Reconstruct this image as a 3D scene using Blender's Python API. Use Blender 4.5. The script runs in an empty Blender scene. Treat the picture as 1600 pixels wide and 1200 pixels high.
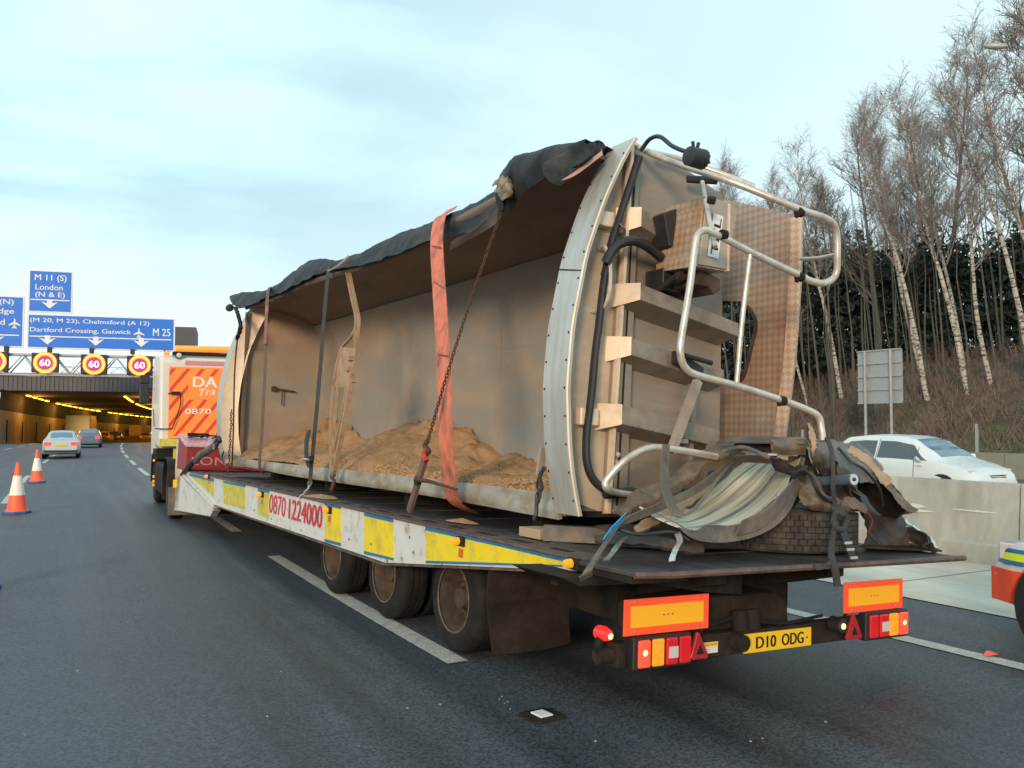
import bpy, bmesh, math, random
from mathutils import Vector, Matrix, noise
R = math.radians
random.seed(7)
S = bpy.context.scene
COL = S.collection

# ------------------------------------------------------------------ camera
cam_d = bpy.data.cameras.new('camera'); cam = bpy.data.objects.new('camera', cam_d); COL.objects.link(cam)
cam.location = (0, 0, 1.74); cam.rotation_euler = (R(90 + 2.675), 0, R(-31.06))
cam_d.sensor_width = 36; cam_d.lens = 30.825; cam_d.clip_start = .05; cam_d.clip_end = 3000
S.camera = cam

# ------------------------------------------------------------------ sky and sun
SUN_EL, SUN_AZ = 13, 226        # low evening sun behind the camera's left shoulder (azimuth clockwise from +Y)
W = bpy.data.worlds.new('World'); S.world = W; W.use_nodes = True
nt = W.node_tree; N = nt.nodes; L = nt.links; N.clear()
def nd(t, **k):
    n = N.new(t)
    for a, b in k.items(): setattr(n, a, b)
    return n
sky = nd('ShaderNodeTexSky', sky_type='NISHITA', sun_disc=False)
sky.sun_elevation = R(SUN_EL); sky.sun_rotation = R(SUN_AZ); sky.air_density = 1.2; sky.dust_density = 1.5
bg1 = nd('ShaderNodeBackground'); bg1.inputs[1].default_value = .1; L.new(sky.outputs[0], bg1.inputs[0])
tc = nd('ShaderNodeTexCoord')
mp = nd('ShaderNodeMapping'); mp.inputs['Scale'].default_value = (1.0, 1.0, 3.6); mp.inputs['Location'].default_value = (.35, .2, .15)
L.new(tc.outputs['Generated'], mp.inputs[0])
n1 = nd('ShaderNodeTexNoise'); n1.inputs['Scale'].default_value = 1.55; n1.inputs['Detail'].default_value = 7; n1.inputs['Roughness'].default_value = .5; n1.inputs['Distortion'].default_value = .35
L.new(mp.outputs[0], n1.inputs[0])
cr = nd('ShaderNodeValToRGB')
e = cr.color_ramp.elements
e[0].position = .38; e[0].color = (.33, .55, .68, 1); e[1].position = .60; e[1].color = (.76, .95, .98, 1)
m = e.new(.48); m.color = (.53, .80, .90, 1)
L.new(n1.outputs[0], cr.inputs[0])
# cloud brightens towards the horizon
sx = nd('ShaderNodeSeparateXYZ'); L.new(tc.outputs['Generated'], sx.inputs[0])
mr = nd('ShaderNodeMapRange'); mr.inputs[1].default_value = 0.04; mr.inputs[2].default_value = .25; mr.inputs[3].default_value = .95; mr.inputs[4].default_value = 0
L.new(sx.outputs['Z'], mr.inputs[0])
mx = nd('ShaderNodeMix', data_type='RGBA'); L.new(mr.outputs[0], mx.inputs[0]); L.new(cr.outputs[0], mx.inputs[6]); mx.inputs[7].default_value = (.80, .93, .95, 1)
dt = nd('ShaderNodeVectorMath', operation='DOT_PRODUCT'); L.new(tc.outputs['Generated'], dt.inputs[0]); dt.inputs[1].default_value = (.93, .30, .22)
mr2 = nd('ShaderNodeMapRange'); mr2.inputs[1].default_value = .35; mr2.inputs[2].default_value = .95; mr2.inputs[3].default_value = 0; mr2.inputs[4].default_value = .8; L.new(dt.outputs['Value'], mr2.inputs[0])
mx2 = nd('ShaderNodeMix', data_type='RGBA'); L.new(mr2.outputs[0], mx2.inputs[0]); L.new(mx.outputs[2], mx2.inputs[6]); mx2.inputs[7].default_value = (.70, .89, .92, 1); mx = mx2
bg2 = nd('ShaderNodeBackground'); bg2.inputs[1].default_value = 1.03; L.new(mx.outputs[2], bg2.inputs[0])
ms = nd('ShaderNodeMixShader'); ms.inputs[0].default_value = .93
L.new(bg1.outputs[0], ms.inputs[1]); L.new(bg2.outputs[0], ms.inputs[2])
wo = nd('ShaderNodeOutputWorld'); L.new(ms.outputs[0], wo.inputs[0])

sd = bpy.data.lights.new('sun', 'SUN'); sd.energy = 2.2; sd.angle = R(12); sd.color = (1.0, .74, .5)
sun = bpy.data.objects.new('sun', sd); COL.objects.link(sun)
sv = Vector((math.sin(R(SUN_AZ)) * math.cos(R(SUN_EL)), math.cos(R(SUN_AZ)) * math.cos(R(SUN_EL)), math.sin(R(SUN_EL))))
sun.rotation_euler = sv.to_track_quat('Z', 'Y').to_euler()
S.view_settings.view_transform = 'Standard'; S.view_settings.look = 'None'; S.view_settings.exposure = 0.30; S.view_settings.gamma = 1
S.view_settings.use_curve_mapping = False

# ------------------------------------------------------------------ mesh helpers
def cat(pts, n=8):
    """smooth curve through points"""
    P = [Vector(p) for p in pts]
    if len(P) < 3: 
        return [P[0].lerp(P[-1], i / n) for i in range(n + 1)]
    out = []
    for i in range(len(P) - 1):
        a = P[i - 1] if i else P[0] * 2 - P[1]; b = P[i]; c = P[i + 1]; d = P[i + 2] if i + 2 < len(P) else P[-1] * 2 - P[-2]
        for k in range(n):
            t = k / n
            out.append(.5 * ((2 * b) + (c - a) * t + (2 * a - 5 * b + 4 * c - d) * t * t + (3 * b - a - 3 * c + d) * t ** 3))
    out.append(P[-1]); return out

class MB:
    def __init__(s): s.v = []; s.f = []; s.m = []; s.mi = 0
    def add(s, vs, fs):
        o = len(s.v); s.v += [tuple(q) for q in vs]
        s.f += [tuple(o + i for i in f) for f in fs]; s.m += [s.mi] * len(fs); return s
    def box(s, a, b):
        x0, x1 = sorted((a[0], b[0])); y0, y1 = sorted((a[1], b[1])); z0, z1 = sorted((a[2], b[2]))
        return s.hexa([(x0,y0,z0),(x1,y0,z0),(x1,y1,z0),(x0,y1,z0),(x0,y0,z1),(x1,y0,z1),(x1,y1,z1),(x0,y1,z1)])
    def hexa(s, p):
        return s.add(p, [(0,3,2,1),(4,5,6,7),(0,1,5,4),(1,2,6,5),(2,3,7,6),(3,0,4,7)])
    def beam(s, a, b, w, h, up=(0,0,1)):
        a = Vector(a); b = Vector(b); d = (b - a).normalized(); r = d.cross(Vector(up)).normalized() * w / 2; u = r.cross(d).normalized() * h / 2
        return s.hexa([a-r-u, a+r-u, b+r-u, b-r-u, a-r+u, a+r+u, b+r+u, b-r+u])
    def prism(s, poly, ax, a, b):
        """poly: 2D points in the other two axes (x:yz, y:xz, z:xy), extruded from a to b"""
        def P(q, c): return {'x': (c, q[0], q[1]), 'y': (q[0], c, q[1]), 'z': (q[0], q[1], c)}[ax]
        n = len(poly); vs = [P(q, a) for q in poly] + [P(q, b) for q in poly]
        fs = [tuple(range(n)), tuple(range(2*n-1, n-1, -1))] + [(i, i+n, (i+1) % n + n, (i+1) % n) for i in range(n)]
        return s.add(vs, fs)
    def tube(s, path, r, n=8, cap=True):
        P = [Vector(p) for p in path]; rs = r if isinstance(r, (list, tuple)) else [r] * len(P)
        vs = []; u = None
        for i, p in enumerate(P):
            d = (P[min(i+1, len(P)-1)] - P[max(i-1, 0)]).normalized()
            if u is None: u = d.orthogonal().normalized()
            u = (u - d * u.dot(d)); u = u.normalized() if u.length > 1e-6 else d.orthogonal().normalized()
            w = d.cross(u)
            for k in range(n):
                t = 2 * math.pi * k / n; vs.append(p + (u * math.cos(t) + w * math.sin(t)) * rs[i])
        fs = [(i*n+k, i*n+(k+1) % n, (i+1)*n+(k+1) % n, (i+1)*n+k) for i in range(len(P)-1) for k in range(n)]
        if cap: fs += [tuple(range(n-1, -1, -1)), tuple(range((len(P)-1)*n, len(P)*n))]
        return s.add(vs, fs)
    def cyl(s, a, b, r, n=20): return s.tube([a, b], r, n)
    def grid(s, rows, t=0, uv=False):
        """rows of points; t>0 gives thickness"""
        m = len(rows); n = len(rows[0]); V = [[Vector(p) for p in r] for r in rows]
        if t:
            N_ = []
            for i in range(m):
                q = []
                for j in range(n):
                    a = V[min(i+1, m-1)][j] - V[max(i-1, 0)][j]; b = V[i][min(j+1, n-1)] - V[i][max(j-1, 0)]
                    c = a.cross(b); q.append(c.normalized() if c.length > 1e-9 else Vector((0,0,1)))
                N_.append(q)
            B = [[V[i][j] - N_[i][j] * t for j in range(n)] for i in range(m)]
        vs = [p for r in V for p in r]
        if uv: s.uvv = [(i/(m-1), j/(n-1)) for i in range(m) for j in range(n)]*(2 if t else 1)
        fs = [(i*n+j, (i+1)*n+j, (i+1)*n+j+1, i*n+j+1) for i in range(m-1) for j in range(n-1)]
        if t:
            o = m * n; vs += [p for r in B for p in r]
            fs += [(o+i*n+j, o+i*n+j+1, o+(i+1)*n+j+1, o+(i+1)*n+j) for i in range(m-1) for j in range(n-1)]
            for j in range(n-1): fs += [(j, j+1, o+j+1, o+j), ((m-1)*n+j, o+(m-1)*n+j, o+(m-1)*n+j+1, (m-1)*n+j+1)]
            for i in range(m-1): fs += [(i*n, o+i*n, o+(i+1)*n, (i+1)*n), (i*n+n-1, (i+1)*n+n-1, o+(i+1)*n+n-1, o+i*n+n-1)]
        return s.add(vs, fs)
    def patch(s, rows, t=.004, n=6, rough=0, sc=3.0, m=6, uv=False, jag=0):
        """smooth sheet through rows of control points, optionally crumpled"""
        A = [cat(r, n) for r in rows]
        cols = [cat([A[i][j] for i in range(len(A))], m) for j in range(len(A[0]))]
        G = [[cols[j][i] for j in range(len(cols))] for i in range(len(cols[0]))]
        if rough:
            G = [[p + noise.noise_vector(p * sc) * rough + noise.noise_vector(p * sc * 3.1) * rough * .4 for p in r] for r in G]
        if jag:      # torn outline
            a, b = len(G), len(G[0])
            for i in range(a):
                for j in range(b):
                    if i in (0, a-1): G[i][j] = G[i][j] + (G[i][j]-G[1 if i == 0 else a-2][j]).normalized()*random.uniform(-.3, 1)*jag
                    elif j in (0, b-1): G[i][j] = G[i][j] + (G[i][j]-G[i][1 if j == 0 else b-2]).normalized()*random.uniform(-.3, 1)*jag
        return s.grid(G, t, uv)
    def ribbon(s, path, w, t=.004, wd=(0,1,0), n=6, smooth=True):
        P = cat(path, n) if smooth else [Vector(p) for p in path]
        wd = wd if isinstance(wd, list) else [wd] * 2
        a, b = Vector(wd[0]).normalized(), Vector(wd[-1]).normalized()
        rows = []
        for i, p in enumerate(P):
            q = a.lerp(b, i / (len(P)-1)).normalized() * w / 2
            rows.append([p - q, p - q * .5, p, p + q * .5, p + q])
        return s.grid(rows, t)
    def lathe(s, prof, c, ax='x', n=32, closed=False, cap=True):
        """prof: (along axis, radius)"""
        vs = []
        for a, r in prof:
            for k in range(n):
                t = 2 * math.pi * k / n; p, q = r * math.cos(t), r * math.sin(t)
                vs.append({'x': (c[0]+a, c[1]+p, c[2]+q), 'y': (c[0]+p, c[1]+a, c[2]+q), 'z': (c[0]+p, c[1]+q, c[2]+a)}[ax])
        m = len(prof); fs = [(i*n+k, i*n+(k+1) % n, ((i+1) % m)*n+(k+1) % n, ((i+1) % m)*n+k) for i in range(m if closed else m-1) for k in range(n)]
        if not closed and cap:
            if prof[0][1] > 0: fs.append(tuple(range(n-1, -1, -1)))
            if prof[-1][1] > 0: fs.append(tuple(range((m-1)*n, m*n)))
        return s.add(vs, fs)
    def mesh(s, name, base=(0,0,0), smooth=35):
        me = bpy.data.meshes.new(name)
        b = Vector(base); me.from_pydata([Vector(q) - b for q in s.v], [], s.f); me.validate(); me.update()
        bm = bmesh.new(); bm.from_mesh(me); bmesh.ops.recalc_face_normals(bm, faces=bm.faces[:]); bm.to_mesh(me); bm.free()
        if hasattr(s, 'uvv') and len(s.uvv) == len(me.vertices):
            ul = me.uv_layers.new(name='UVMap')
            for lp_ in me.loops: ul.data[lp_.index].uv = s.uvv[lp_.vertex_index]
        if smooth: me.shade_smooth(); me.set_sharp_from_angle(angle=R(smooth))
        return me

TILT = Matrix.Translation((3.1, 0, 0)) @ Matrix.Rotation(R(2.35), 4, 'Y')   # the trailer leans with the crossfall
FR = {}; BASE = {}
def thing(name, label, catg, base=(0,0,0), tilt=False, group=None, rotz=0):
    o = bpy.data.objects.new(name, None); COL.objects.link(o); o.empty_display_size = .2
    M = Matrix.Translation(base) @ Matrix.Rotation(rotz, 4, 'Z')
    o.matrix_world = (TILT @ M) if tilt else M
    o['label'] = label; o['category'] = catg
    if group: o['group'] = group
    BASE[o.name] = Vector(base); return o
def part(name, mb, mat, parent, smooth=35, bevel=0, label=None, kind=None, base=None):
    r = parent
    while r.parent: r = r.parent
    b = BASE.get(r.name, Vector((0,0,0))) if base is None else base
    me = mb.mesh(name, b, smooth) if isinstance(mb, MB) else mb
    for q in (mat if isinstance(mat, (list, tuple)) else [mat]): me.materials.append(q)
    if isinstance(mb, MB) and isinstance(mat, (list, tuple)):
        if len(me.polygons) == len(mb.m):
            for p_, i in zip(me.polygons, mb.m): p_.material_index = i
    o = bpy.data.objects.new(name, me); COL.objects.link(o); o.parent = parent
    if bevel: bev(o, bevel)
    if label: o['label'] = label
    if kind: o['kind'] = kind
    return o
def bev(o, w, seg=2):
    md = o.modifiers.new('bevel', 'BEVEL'); md.width = w; md.segments = seg; md.limit_method = 'ANGLE'; md.angle_limit = R(40); md.harden_normals = True
def solo(name, mb, mat, label, catg, tilt=False, group=None, smooth=35, bevel=0, kind=None):
    xs_ = [v[0] for v in mb.v]; ys_ = [v[1] for v in mb.v]; zs_ = [v[2] for v in mb.v]
    base = Vector(((min(xs_)+max(xs_))/2, (min(ys_)+max(ys_))/2, min(zs_)))
    me = mb.mesh(name, base, smooth)
    for q in (mat if isinstance(mat, (list, tuple)) else [mat]): me.materials.append(q)
    if isinstance(mat, (list, tuple)) and len(me.polygons) == len(mb.m):
        for p_, i in zip(me.polygons, mb.m): p_.material_index = i
    o = bpy.data.objects.new(name, me); COL.objects.link(o)
    M = Matrix.Translation(base); o.matrix_world = (TILT @ M) if tilt else M
    BASE[o.name] = base
    if kind: o['kind'] = kind
    if label: o['label'] = label
    if catg: o['category'] = catg
    if group: o['group'] = group
    if bevel: bev(o, bevel)
    return o
def copy_tree(o, parent=None):
    c = o.copy(); COL.objects.link(c); c.parent = parent
    for ch in [q for q in ALL_CH(o)]: copy_tree(ch, c)
    return c
def ALL_CH(o): return [q for q in bpy.data.objects if q.parent == o]
def text(name, s, o, xv, yv, mat, parent, ext=.003, bold=0.0):
    """lettering whose bounding box is spanned by xv, yv from o (frame coordinates)"""
    cu = bpy.data.curves.new(name, 'FONT'); cu.body = s; cu.size = 1; cu.offset = 0; cu.resolution_u = 3
    t = bpy.data.objects.new(name, cu); COL.objects.link(t)
    bpy.context.view_layer.update()
    me = bpy.data.meshes.new_from_object(t.evaluated_get(bpy.context.evaluated_depsgraph_get()))
    bpy.data.objects.remove(t)
    X = [v.co.x for v in me.vertices]; Y = [v.co.y for v in me.vertices]
    x0, x1, y0, y1 = min(X), max(X), min(Y), max(Y)
    r = parent
    while r.parent: r = r.parent
    b = BASE.get(r.name, Vector((0,0,0)))
    o = Vector(o) - b; xv = Vector(xv); yv = Vector(yv); nv = xv.cross(yv).normalized()
    me2 = bpy.data.meshes.new(name)
    vs = []; fs = []; nc = 3 if bold else 1
    for c in range(nc):      # heavier strokes: copies shifted sideways, each a hair above the last
        sh = xv.normalized() * ((c-(nc-1)/2) * bold * 1.1 * yv.length); b0 = len(vs)
        vs += [o + sh + xv * ((v.co.x-x0)/(x1-x0)) + yv * ((v.co.y-y0)/(y1-y0)) + nv * (ext+c*.0007*(1 if yv.length < .3 else 4)) for v in me.vertices]
        fs += [tuple(b0+i for i in p.vertices) for p in me.polygons]
    me2.from_pydata(vs, [], fs); me2.update()
    me2.materials.append(mat); ob = bpy.data.objects.new(name, me2); COL.objects.link(ob); ob.parent = parent
    return ob

# ------------------------------------------------------------------ materials
MATS = {}
def mat(name, col, rough=.6, metal=0, var=.15, vs=6.0, bump=0, bs=40.0, dirt=None, damt=.4, ds=3.0, emit=None, es=0, stretch=(1,1,1), spec=.5, dsharp=.12, co='Object'):
    M = bpy.data.materials.new(name); M.use_nodes = True; t = M.node_tree; n = t.nodes; l = t.links
    b = n['Principled BSDF']; b.inputs['Roughness'].default_value = rough; b.inputs['Metallic'].default_value = metal; b.inputs['Specular IOR Level'].default_value = spec
    c = tuple(col) + (1,)
    tc = n.new('ShaderNodeTexCoord'); mp = n.new('ShaderNodeMapping'); mp.inputs['Scale'].default_value = stretch; l.new(tc.outputs[co], mp.inputs[0])
    src = None
    if var:
        no = n.new('ShaderNodeTexNoise'); no.inputs['Scale'].default_value = vs; no.inputs['Detail'].default_value = 6; no.inputs['Roughness'].default_value = .65; l.new(mp.outputs[0], no.inputs[0])
        mr = n.new('ShaderNodeMapRange'); mr.inputs[1].default_value = .28; mr.inputs[2].default_value = .72; mr.inputs[3].default_value = 1 - var; mr.inputs[4].default_value = 1 + var; l.new(no.outputs[0], mr.inputs[0])
        vm = n.new('ShaderNodeVectorMath'); vm.operation = 'SCALE'; vm.inputs[0].default_value = col; l.new(mr.outputs[0], vm.inputs['Scale']); src = vm.outputs[0]
        rr = n.new('ShaderNodeMapRange'); rr.inputs[3].default_value = max(0, rough - .12); rr.inputs[4].default_value = min(1, rough + .12); l.new(no.outputs[0], rr.inputs[0]); l.new(rr.outputs[0], b.inputs['Roughness'])
    if dirt:
        d = n.new('ShaderNodeTexNoise'); d.inputs['Scale'].default_value = ds; d.inputs['Detail'].default_value = 8; d.inputs['Roughness'].default_value = .7; l.new(mp.outputs[0], d.inputs[0])
        dm = n.new('ShaderNodeMapRange'); th = .5 + (.5 - damt) * .45; dm.inputs[1].default_value = th - dsharp; dm.inputs[2].default_value = th + dsharp; dm.clamp = True; l.new(d.outputs[0], dm.inputs[0])
        mx = n.new('ShaderNodeMix'); mx.data_type = 'RGBA'; l.new(dm.outputs[0], mx.inputs[0])
        if src: l.new(src, mx.inputs[6])
        else: mx.inputs[6].default_value = c
        mx.inputs[7].default_value = tuple(dirt) + (1,); src = mx.outputs[2]
    if src: l.new(src, b.inputs['Base Color'])
    else: b.inputs['Base Color'].default_value = c
    if bump:
        bn = n.new('ShaderNodeTexNoise'); bn.inputs['Scale'].default_value = bs; bn.inputs['Detail'].default_value = 5; l.new(mp.outputs[0], bn.inputs[0])
        bu = n.new('ShaderNodeBump'); bu.inputs['Strength'].default_value = bump; bu.inputs['Distance'].default_value = .01; l.new(bn.outputs[0], bu.inputs['Height']); l.new(bu.outputs[0], b.inputs['Normal'])
    if emit: b.inputs['Emission Color'].default_value = tuple(emit) + (1,); b.inputs['Emission Strength'].default_value = es
    MATS[name] = M; return M

# asphalt: speckled aggregate, worn wheel tracks running along the lanes
def asphalt_mat():
    M = bpy.data.materials.new('asphalt'); M.use_nodes = True; t = M.node_tree; n = t.nodes; l = t.links; b = n['Principled BSDF']
    tc = n.new('ShaderNodeTexCoord')
    def noise_(sc, det, mapping=None, rough=.6):
        q = n.new('ShaderNodeTexNoise'); q.inputs['Scale'].default_value = sc; q.inputs['Detail'].default_value = det; q.inputs['Roughness'].default_value = rough
        if mapping:
            mp = n.new('ShaderNodeMapping'); mp.inputs['Scale'].default_value = mapping; mp.inputs['Rotation'].default_value = (0, 0, R(3)); l.new(tc.outputs['Object'], mp.inputs[0]); l.new(mp.outputs[0], q.inputs[0])
        else: l.new(tc.outputs['Object'], q.inputs[0])
        return q.outputs[0]
    def rng(s, a, b_, c, d):
        q = n.new('ShaderNodeMapRange'); q.inputs[1].default_value = a; q.inputs[2].default_value = b_; q.inputs[3].default_value = c; q.inputs[4].default_value = d; l.new(s, q.inputs[0]); return q.outputs[0]
    def mul(a, b_):
        q = n.new('ShaderNodeMath'); q.operation = 'MULTIPLY'; l.new(a, q.inputs[0]); l.new(b_, q.inputs[1]); return q.outputs[0]
    sp = n.new('ShaderNodeTexVoronoi'); sp.inputs['Scale'].default_value = 75; l.new(tc.outputs['Object'], sp.inputs[0])
    sep = n.new('ShaderNodeSeparateColor'); l.new(sp.outputs['Color'], sep.inputs[0])
    a = rng(sep.outputs[0], .0, 1., .45, 1.65)
    q = n.new('ShaderNodeTexNoise'); q.inputs['Scale'].default_value = 1; q.inputs['Detail'].default_value = 5; q.inputs['Roughness'].default_value = .6
    mp = n.new('ShaderNodeMapping'); mp.inputs['Scale'].default_value = (16, 27, 1); l.new(tc.outputs['UV'], mp.inputs[0]); l.new(mp.outputs[0], q.inputs[0])
    c = rng(q.outputs[0], .34, .68, .62, 1.55)
    d = rng(noise_(.8, 7), .3, .7, .86, 1.16)
    st = rng(noise_(2.2, 8, (1, .35, 1), .75), .60, .68, 1.0, .72)
    k = mul(mul(a, c), mul(d, st))
    vm = n.new('ShaderNodeVectorMath'); vm.operation = 'SCALE'; vm.inputs[0].default_value = (.045, .0515, .059); l.new(k, vm.inputs['Scale']); l.new(vm.outputs[0], b.inputs['Base Color'])
    l.new(rng(c, .6, 1.5, .44, .66), b.inputs['Roughness'])
    bu = n.new('ShaderNodeBump'); bu.inputs['Strength'].default_value = .55; bu.inputs['Distance'].default_value = .006; l.new(sep.outputs[1], bu.inputs['Height']); l.new(bu.outputs[0], b.inputs['Normal'])
    return M
M_asph = asphalt_mat()
M_asph2 = mat('far_asphalt', (.08,.08,.078), .85, var=.2, vs=.6)
M_line = mat('road_paint', (.52,.50,.45), .7, var=.25, vs=9, dirt=(.27,.26,.24), damt=.34, ds=45, bump=.3, bs=120)
M_conc = mat('concrete', (.46,.45,.40), .85, var=.16, vs=5, dirt=(.29,.275,.235), damt=.42, ds=1.1, bump=.4, bs=50, dsharp=.16, stretch=(1,1,.45))
M_slab = mat('slab_concrete', (.66,.61,.50), .85, var=.16, vs=1.6, dirt=(.36,.30,.21), damt=.42, ds=.9, bump=.3, bs=50, stretch=(1,.35,1), dsharp=.2)
M_grass = mat('verge_grass', (.075,.085,.035), .95, var=.4, vs=1.5, dirt=(.12,.08,.05), damt=.5, ds=.7, bump=1, bs=8)
M_litter = mat('leaf_litter', (.17,.105,.08), .95, var=.4, vs=1.2, dirt=(.07,.055,.035), damt=.5, ds=.8, bump=1, bs=5)
M_steel = mat('weathered_steel', (.10,.09,.08), .6, .3, var=.3, vs=8, dirt=(.13,.075,.045), damt=.45, ds=5, bump=.4)
M_deck = mat('deck_steel', (.042,.043,.046), .55, .2, var=.4, vs=5, dirt=(.13,.11,.092), damt=.30, ds=2.2, bump=.5, bs=30, stretch=(1,.4,1))
M_deckedge = mat('deck_edge', (.075,.057,.055), .65, .1, var=.35, vs=9, dirt=(.17,.10,.07), damt=.45, ds=8, bump=.4)
M_black = mat('black_frame', (.010,.009,.009), .75, var=.4, vs=6, spec=.25, dirt=(.028,.022,.017), damt=.5, ds=3, bump=.3)
M_cham = mat('chassis_mud', (.036,.027,.021), .9, var=.4, vs=6, spec=.2, dirt=(.018,.015,.013), damt=.5, ds=4, bump=.5)
M_tyre = mat('tyre_rubber', (.0095,.009,.009), .75, var=.3, vs=9, spec=.3, dirt=(.024,.021,.018), damt=.36, ds=5, bump=.3)
M_tyre2 = mat('worn_tread', (.036,.032,.029), .85, var=.35, vs=9, dirt=(.085,.073,.062), damt=.40, ds=9, bump=.5)
M_rust = mat('rusty_rim', (.105,.066,.047), .8, .1, var=.3, vs=8, dirt=(.035,.026,.022), damt=.5, ds=5, bump=.4)
M_wpaint = mat('white_beam_paint', (.60,.62,.60), .5, var=.07, vs=4, dirt=(.36,.30,.22), damt=.24, ds=6, bump=.15, dsharp=.08)
M_chip = mat('rust_chip', (.12,.05,.03), .8, var=.3)
M_yel = mat('yellow_reflective', (.86,.66,.012), .42, var=.06, vs=5, dirt=(.50,.42,.07), damt=.3, ds=5)
M_yeld = mat('faded_yellow', (.62,.56,.05), .5, var=.12, vs=5, dirt=(.40,.38,.12), damt=.45, ds=6)
M_blue = mat('blue_stripe', (.02,.17,.36), .45, var=.15, vs=9)
M_redt = mat('red_lettering', (.62,.035,.05), .45, var=.1)
M_amber = mat('amber_lamp', (.85,.28,.01), .2, var=0, emit=(1,.38,.01), es=.45)
M_amberd = mat('amber_dull', (.55,.16,.02), .3, var=0)
M_alu = mat('dull_aluminium', (.48,.40,.33), .50, .35, var=.12, vs=5, dirt=(.32,.255,.19), damt=.45, ds=2, bump=.15, bs=60, dsharp=.25)
M_alud = mat('brushed_bulkhead', (.35,.285,.23), .52, .35, var=.13, vs=4, dirt=(.27,.215,.165), damt=.45, ds=1.6, bump=.15, bs=90, stretch=(1,1,5), dsharp=.25)
M_cream = mat('cream_and_sunlit_metal', (.80,.63,.46), .45, .25, var=.06, vs=4, dirt=(.62,.49,.36), damt=.32, ds=5, bump=.1)  # cream tone; on the beam ends it holds warm sunlight in the colour
M_flange = mat('pale_flange', (.50,.53,.53), .42, .25, var=.10, vs=5, dirt=(.36,.33,.26), damt=.35, ds=4, bump=.1, stretch=(1,3,.35), dsharp=.2)
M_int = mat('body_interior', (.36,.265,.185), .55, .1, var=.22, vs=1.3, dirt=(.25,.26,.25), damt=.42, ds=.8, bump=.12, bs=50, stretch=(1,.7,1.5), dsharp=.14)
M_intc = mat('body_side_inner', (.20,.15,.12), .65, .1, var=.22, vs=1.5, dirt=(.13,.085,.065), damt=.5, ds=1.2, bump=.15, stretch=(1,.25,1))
M_rail = mat('tube_aluminium', (.62,.57,.51), .35, .45, var=.10, vs=12, dirt=(.42,.33,.25), damt=.3, ds=10)
M_cable = mat('black_cable', (.018,.018,.022), .4, var=.3, vs=20)
M_sand = mat('sand', (.38,.215,.10), .95, var=.22, vs=7, dirt=(.46,.29,.155), damt=.35, ds=4, bump=1.0, bs=70)
M_sandl = mat('pale_sand', (.47,.30,.16), .95, var=.2, vs=12, bump=1.0, bs=70)
M_tarp = mat('black_tarpaulin', (.016,.019,.023), .62, var=.5, vs=4, spec=.16, dirt=(.085,.088,.085), damt=.26, ds=3.2, bump=.35, bs=14, dsharp=.2)
M_tarpp = mat('tarpaulin_hem', (.42,.24,.19), .7, var=.2)
M_torn = mat('torn_canvas', (.36,.28,.20), .85, var=.3, vs=14, dirt=(.12,.10,.08), damt=.4, ds=14, bump=.5)
M_orange = mat('orange_webbing', (.74,.215,.135), .8, var=.22, vs=12, dirt=(.17,.09,.075), damt=.32, ds=7, bump=.5, bs=160, stretch=(1,1,.6))
M_brownw = mat('brown_webbing', (.16,.10,.08), .85, var=.3, vs=9, bump=.5, bs=150)
M_webb = mat('black_webbing', (.045,.042,.042), .8, var=.3, vs=9, bump=.5, bs=150)
M_webg = mat('grey_webbing', (.115,.105,.088), .8, var=.3, vs=8, dirt=(.20,.15,.11), damt=.4, ds=6, bump=.6, bs=120)
M_chain = mat('rusty_chain', (.11,.055,.038), .7, .4, var=.4, vs=20)
M_redsh = mat('red_shackle', (.5,.04,.04), .5, .2, var=.3, vs=30)
M_chrome = mat('bright_metal', (.68,.67,.65), .24, .9, var=.15, vs=20, dirt=(.3,.26,.22), damt=.22, ds=30)
M_hoop = mat('beige_hoop_bar', (.46,.31,.19), .75, var=.2, vs=8, dirt=(.25,.16,.10), damt=.4, ds=8, bump=.4)
M_guard = mat('streaked_mudguard', (.66,.62,.48), .6, var=.14, vs=3, dirt=(.155,.18,.175), damt=.44, ds=1.6, bump=.3, bs=30, stretch=(7,.35,1), dsharp=.05, co='UV')
M_rub = mat('grey_rubber', (.095,.088,.082), .75, var=.25, vs=6, dirt=(.21,.17,.13), damt=.4, ds=4, bump=.3)
M_bent = mat('bent_grey_metal', (.105,.099,.093), .45, .35, var=.4, vs=7, dirt=(.26,.185,.12), damt=.40, ds=4, bump=.5, bs=12)
M_tan = mat('tan_crumpled', (.20,.15,.11), .7, .15, var=.35, vs=9, dirt=(.085,.072,.062), damt=.42, ds=5, bump=.7, bs=22)
M_dark = mat('dark_debris', (.03,.028,.027), .55, .1, var=.4, vs=4, dirt=(.11,.07,.045), damt=.36, ds=4)  # near-black tone for debris, also used inside the channel opening
M_wood = mat('raw_timber', (.42,.31,.20), .8, var=.2, vs=14, bump=.4, bs=40, stretch=(1,.2,1))
M_bluet = mat('blue_tape', (.03,.36,.72), .5, var=.15, vs=30)
M_num = mat('number_plate_yellow', (.90,.55,.02), .35, var=.03, vs=10)
M_ink = mat('black_print', (.012,.012,.012), .5, var=0)
M_bred = mat('board_red', (.95,.10,.035), .45, var=.04, emit=(1,.10,.03), es=.12)
M_byel = mat('board_amber', (.95,.46,.02), .4, var=.05, vs=40, emit=(1,.45,.02), es=.08, stretch=(5,1,1))
M_lred = mat('red_lens', (.55,.012,.02), .2, var=.05, emit=(1,.03,.03), es=.12)
M_lredb = mat('lit_brake_lens', (.8,.05,.03), .2, var=0, emit=(1,.12,.05), es=.55)
M_lamb = mat('amber_lens', (.9,.30,.02), .2, var=.05, emit=(1,.35,.02), es=.3)
M_lclr = mat('clear_lens', (.62,.55,.55), .2, var=.1)
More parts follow.
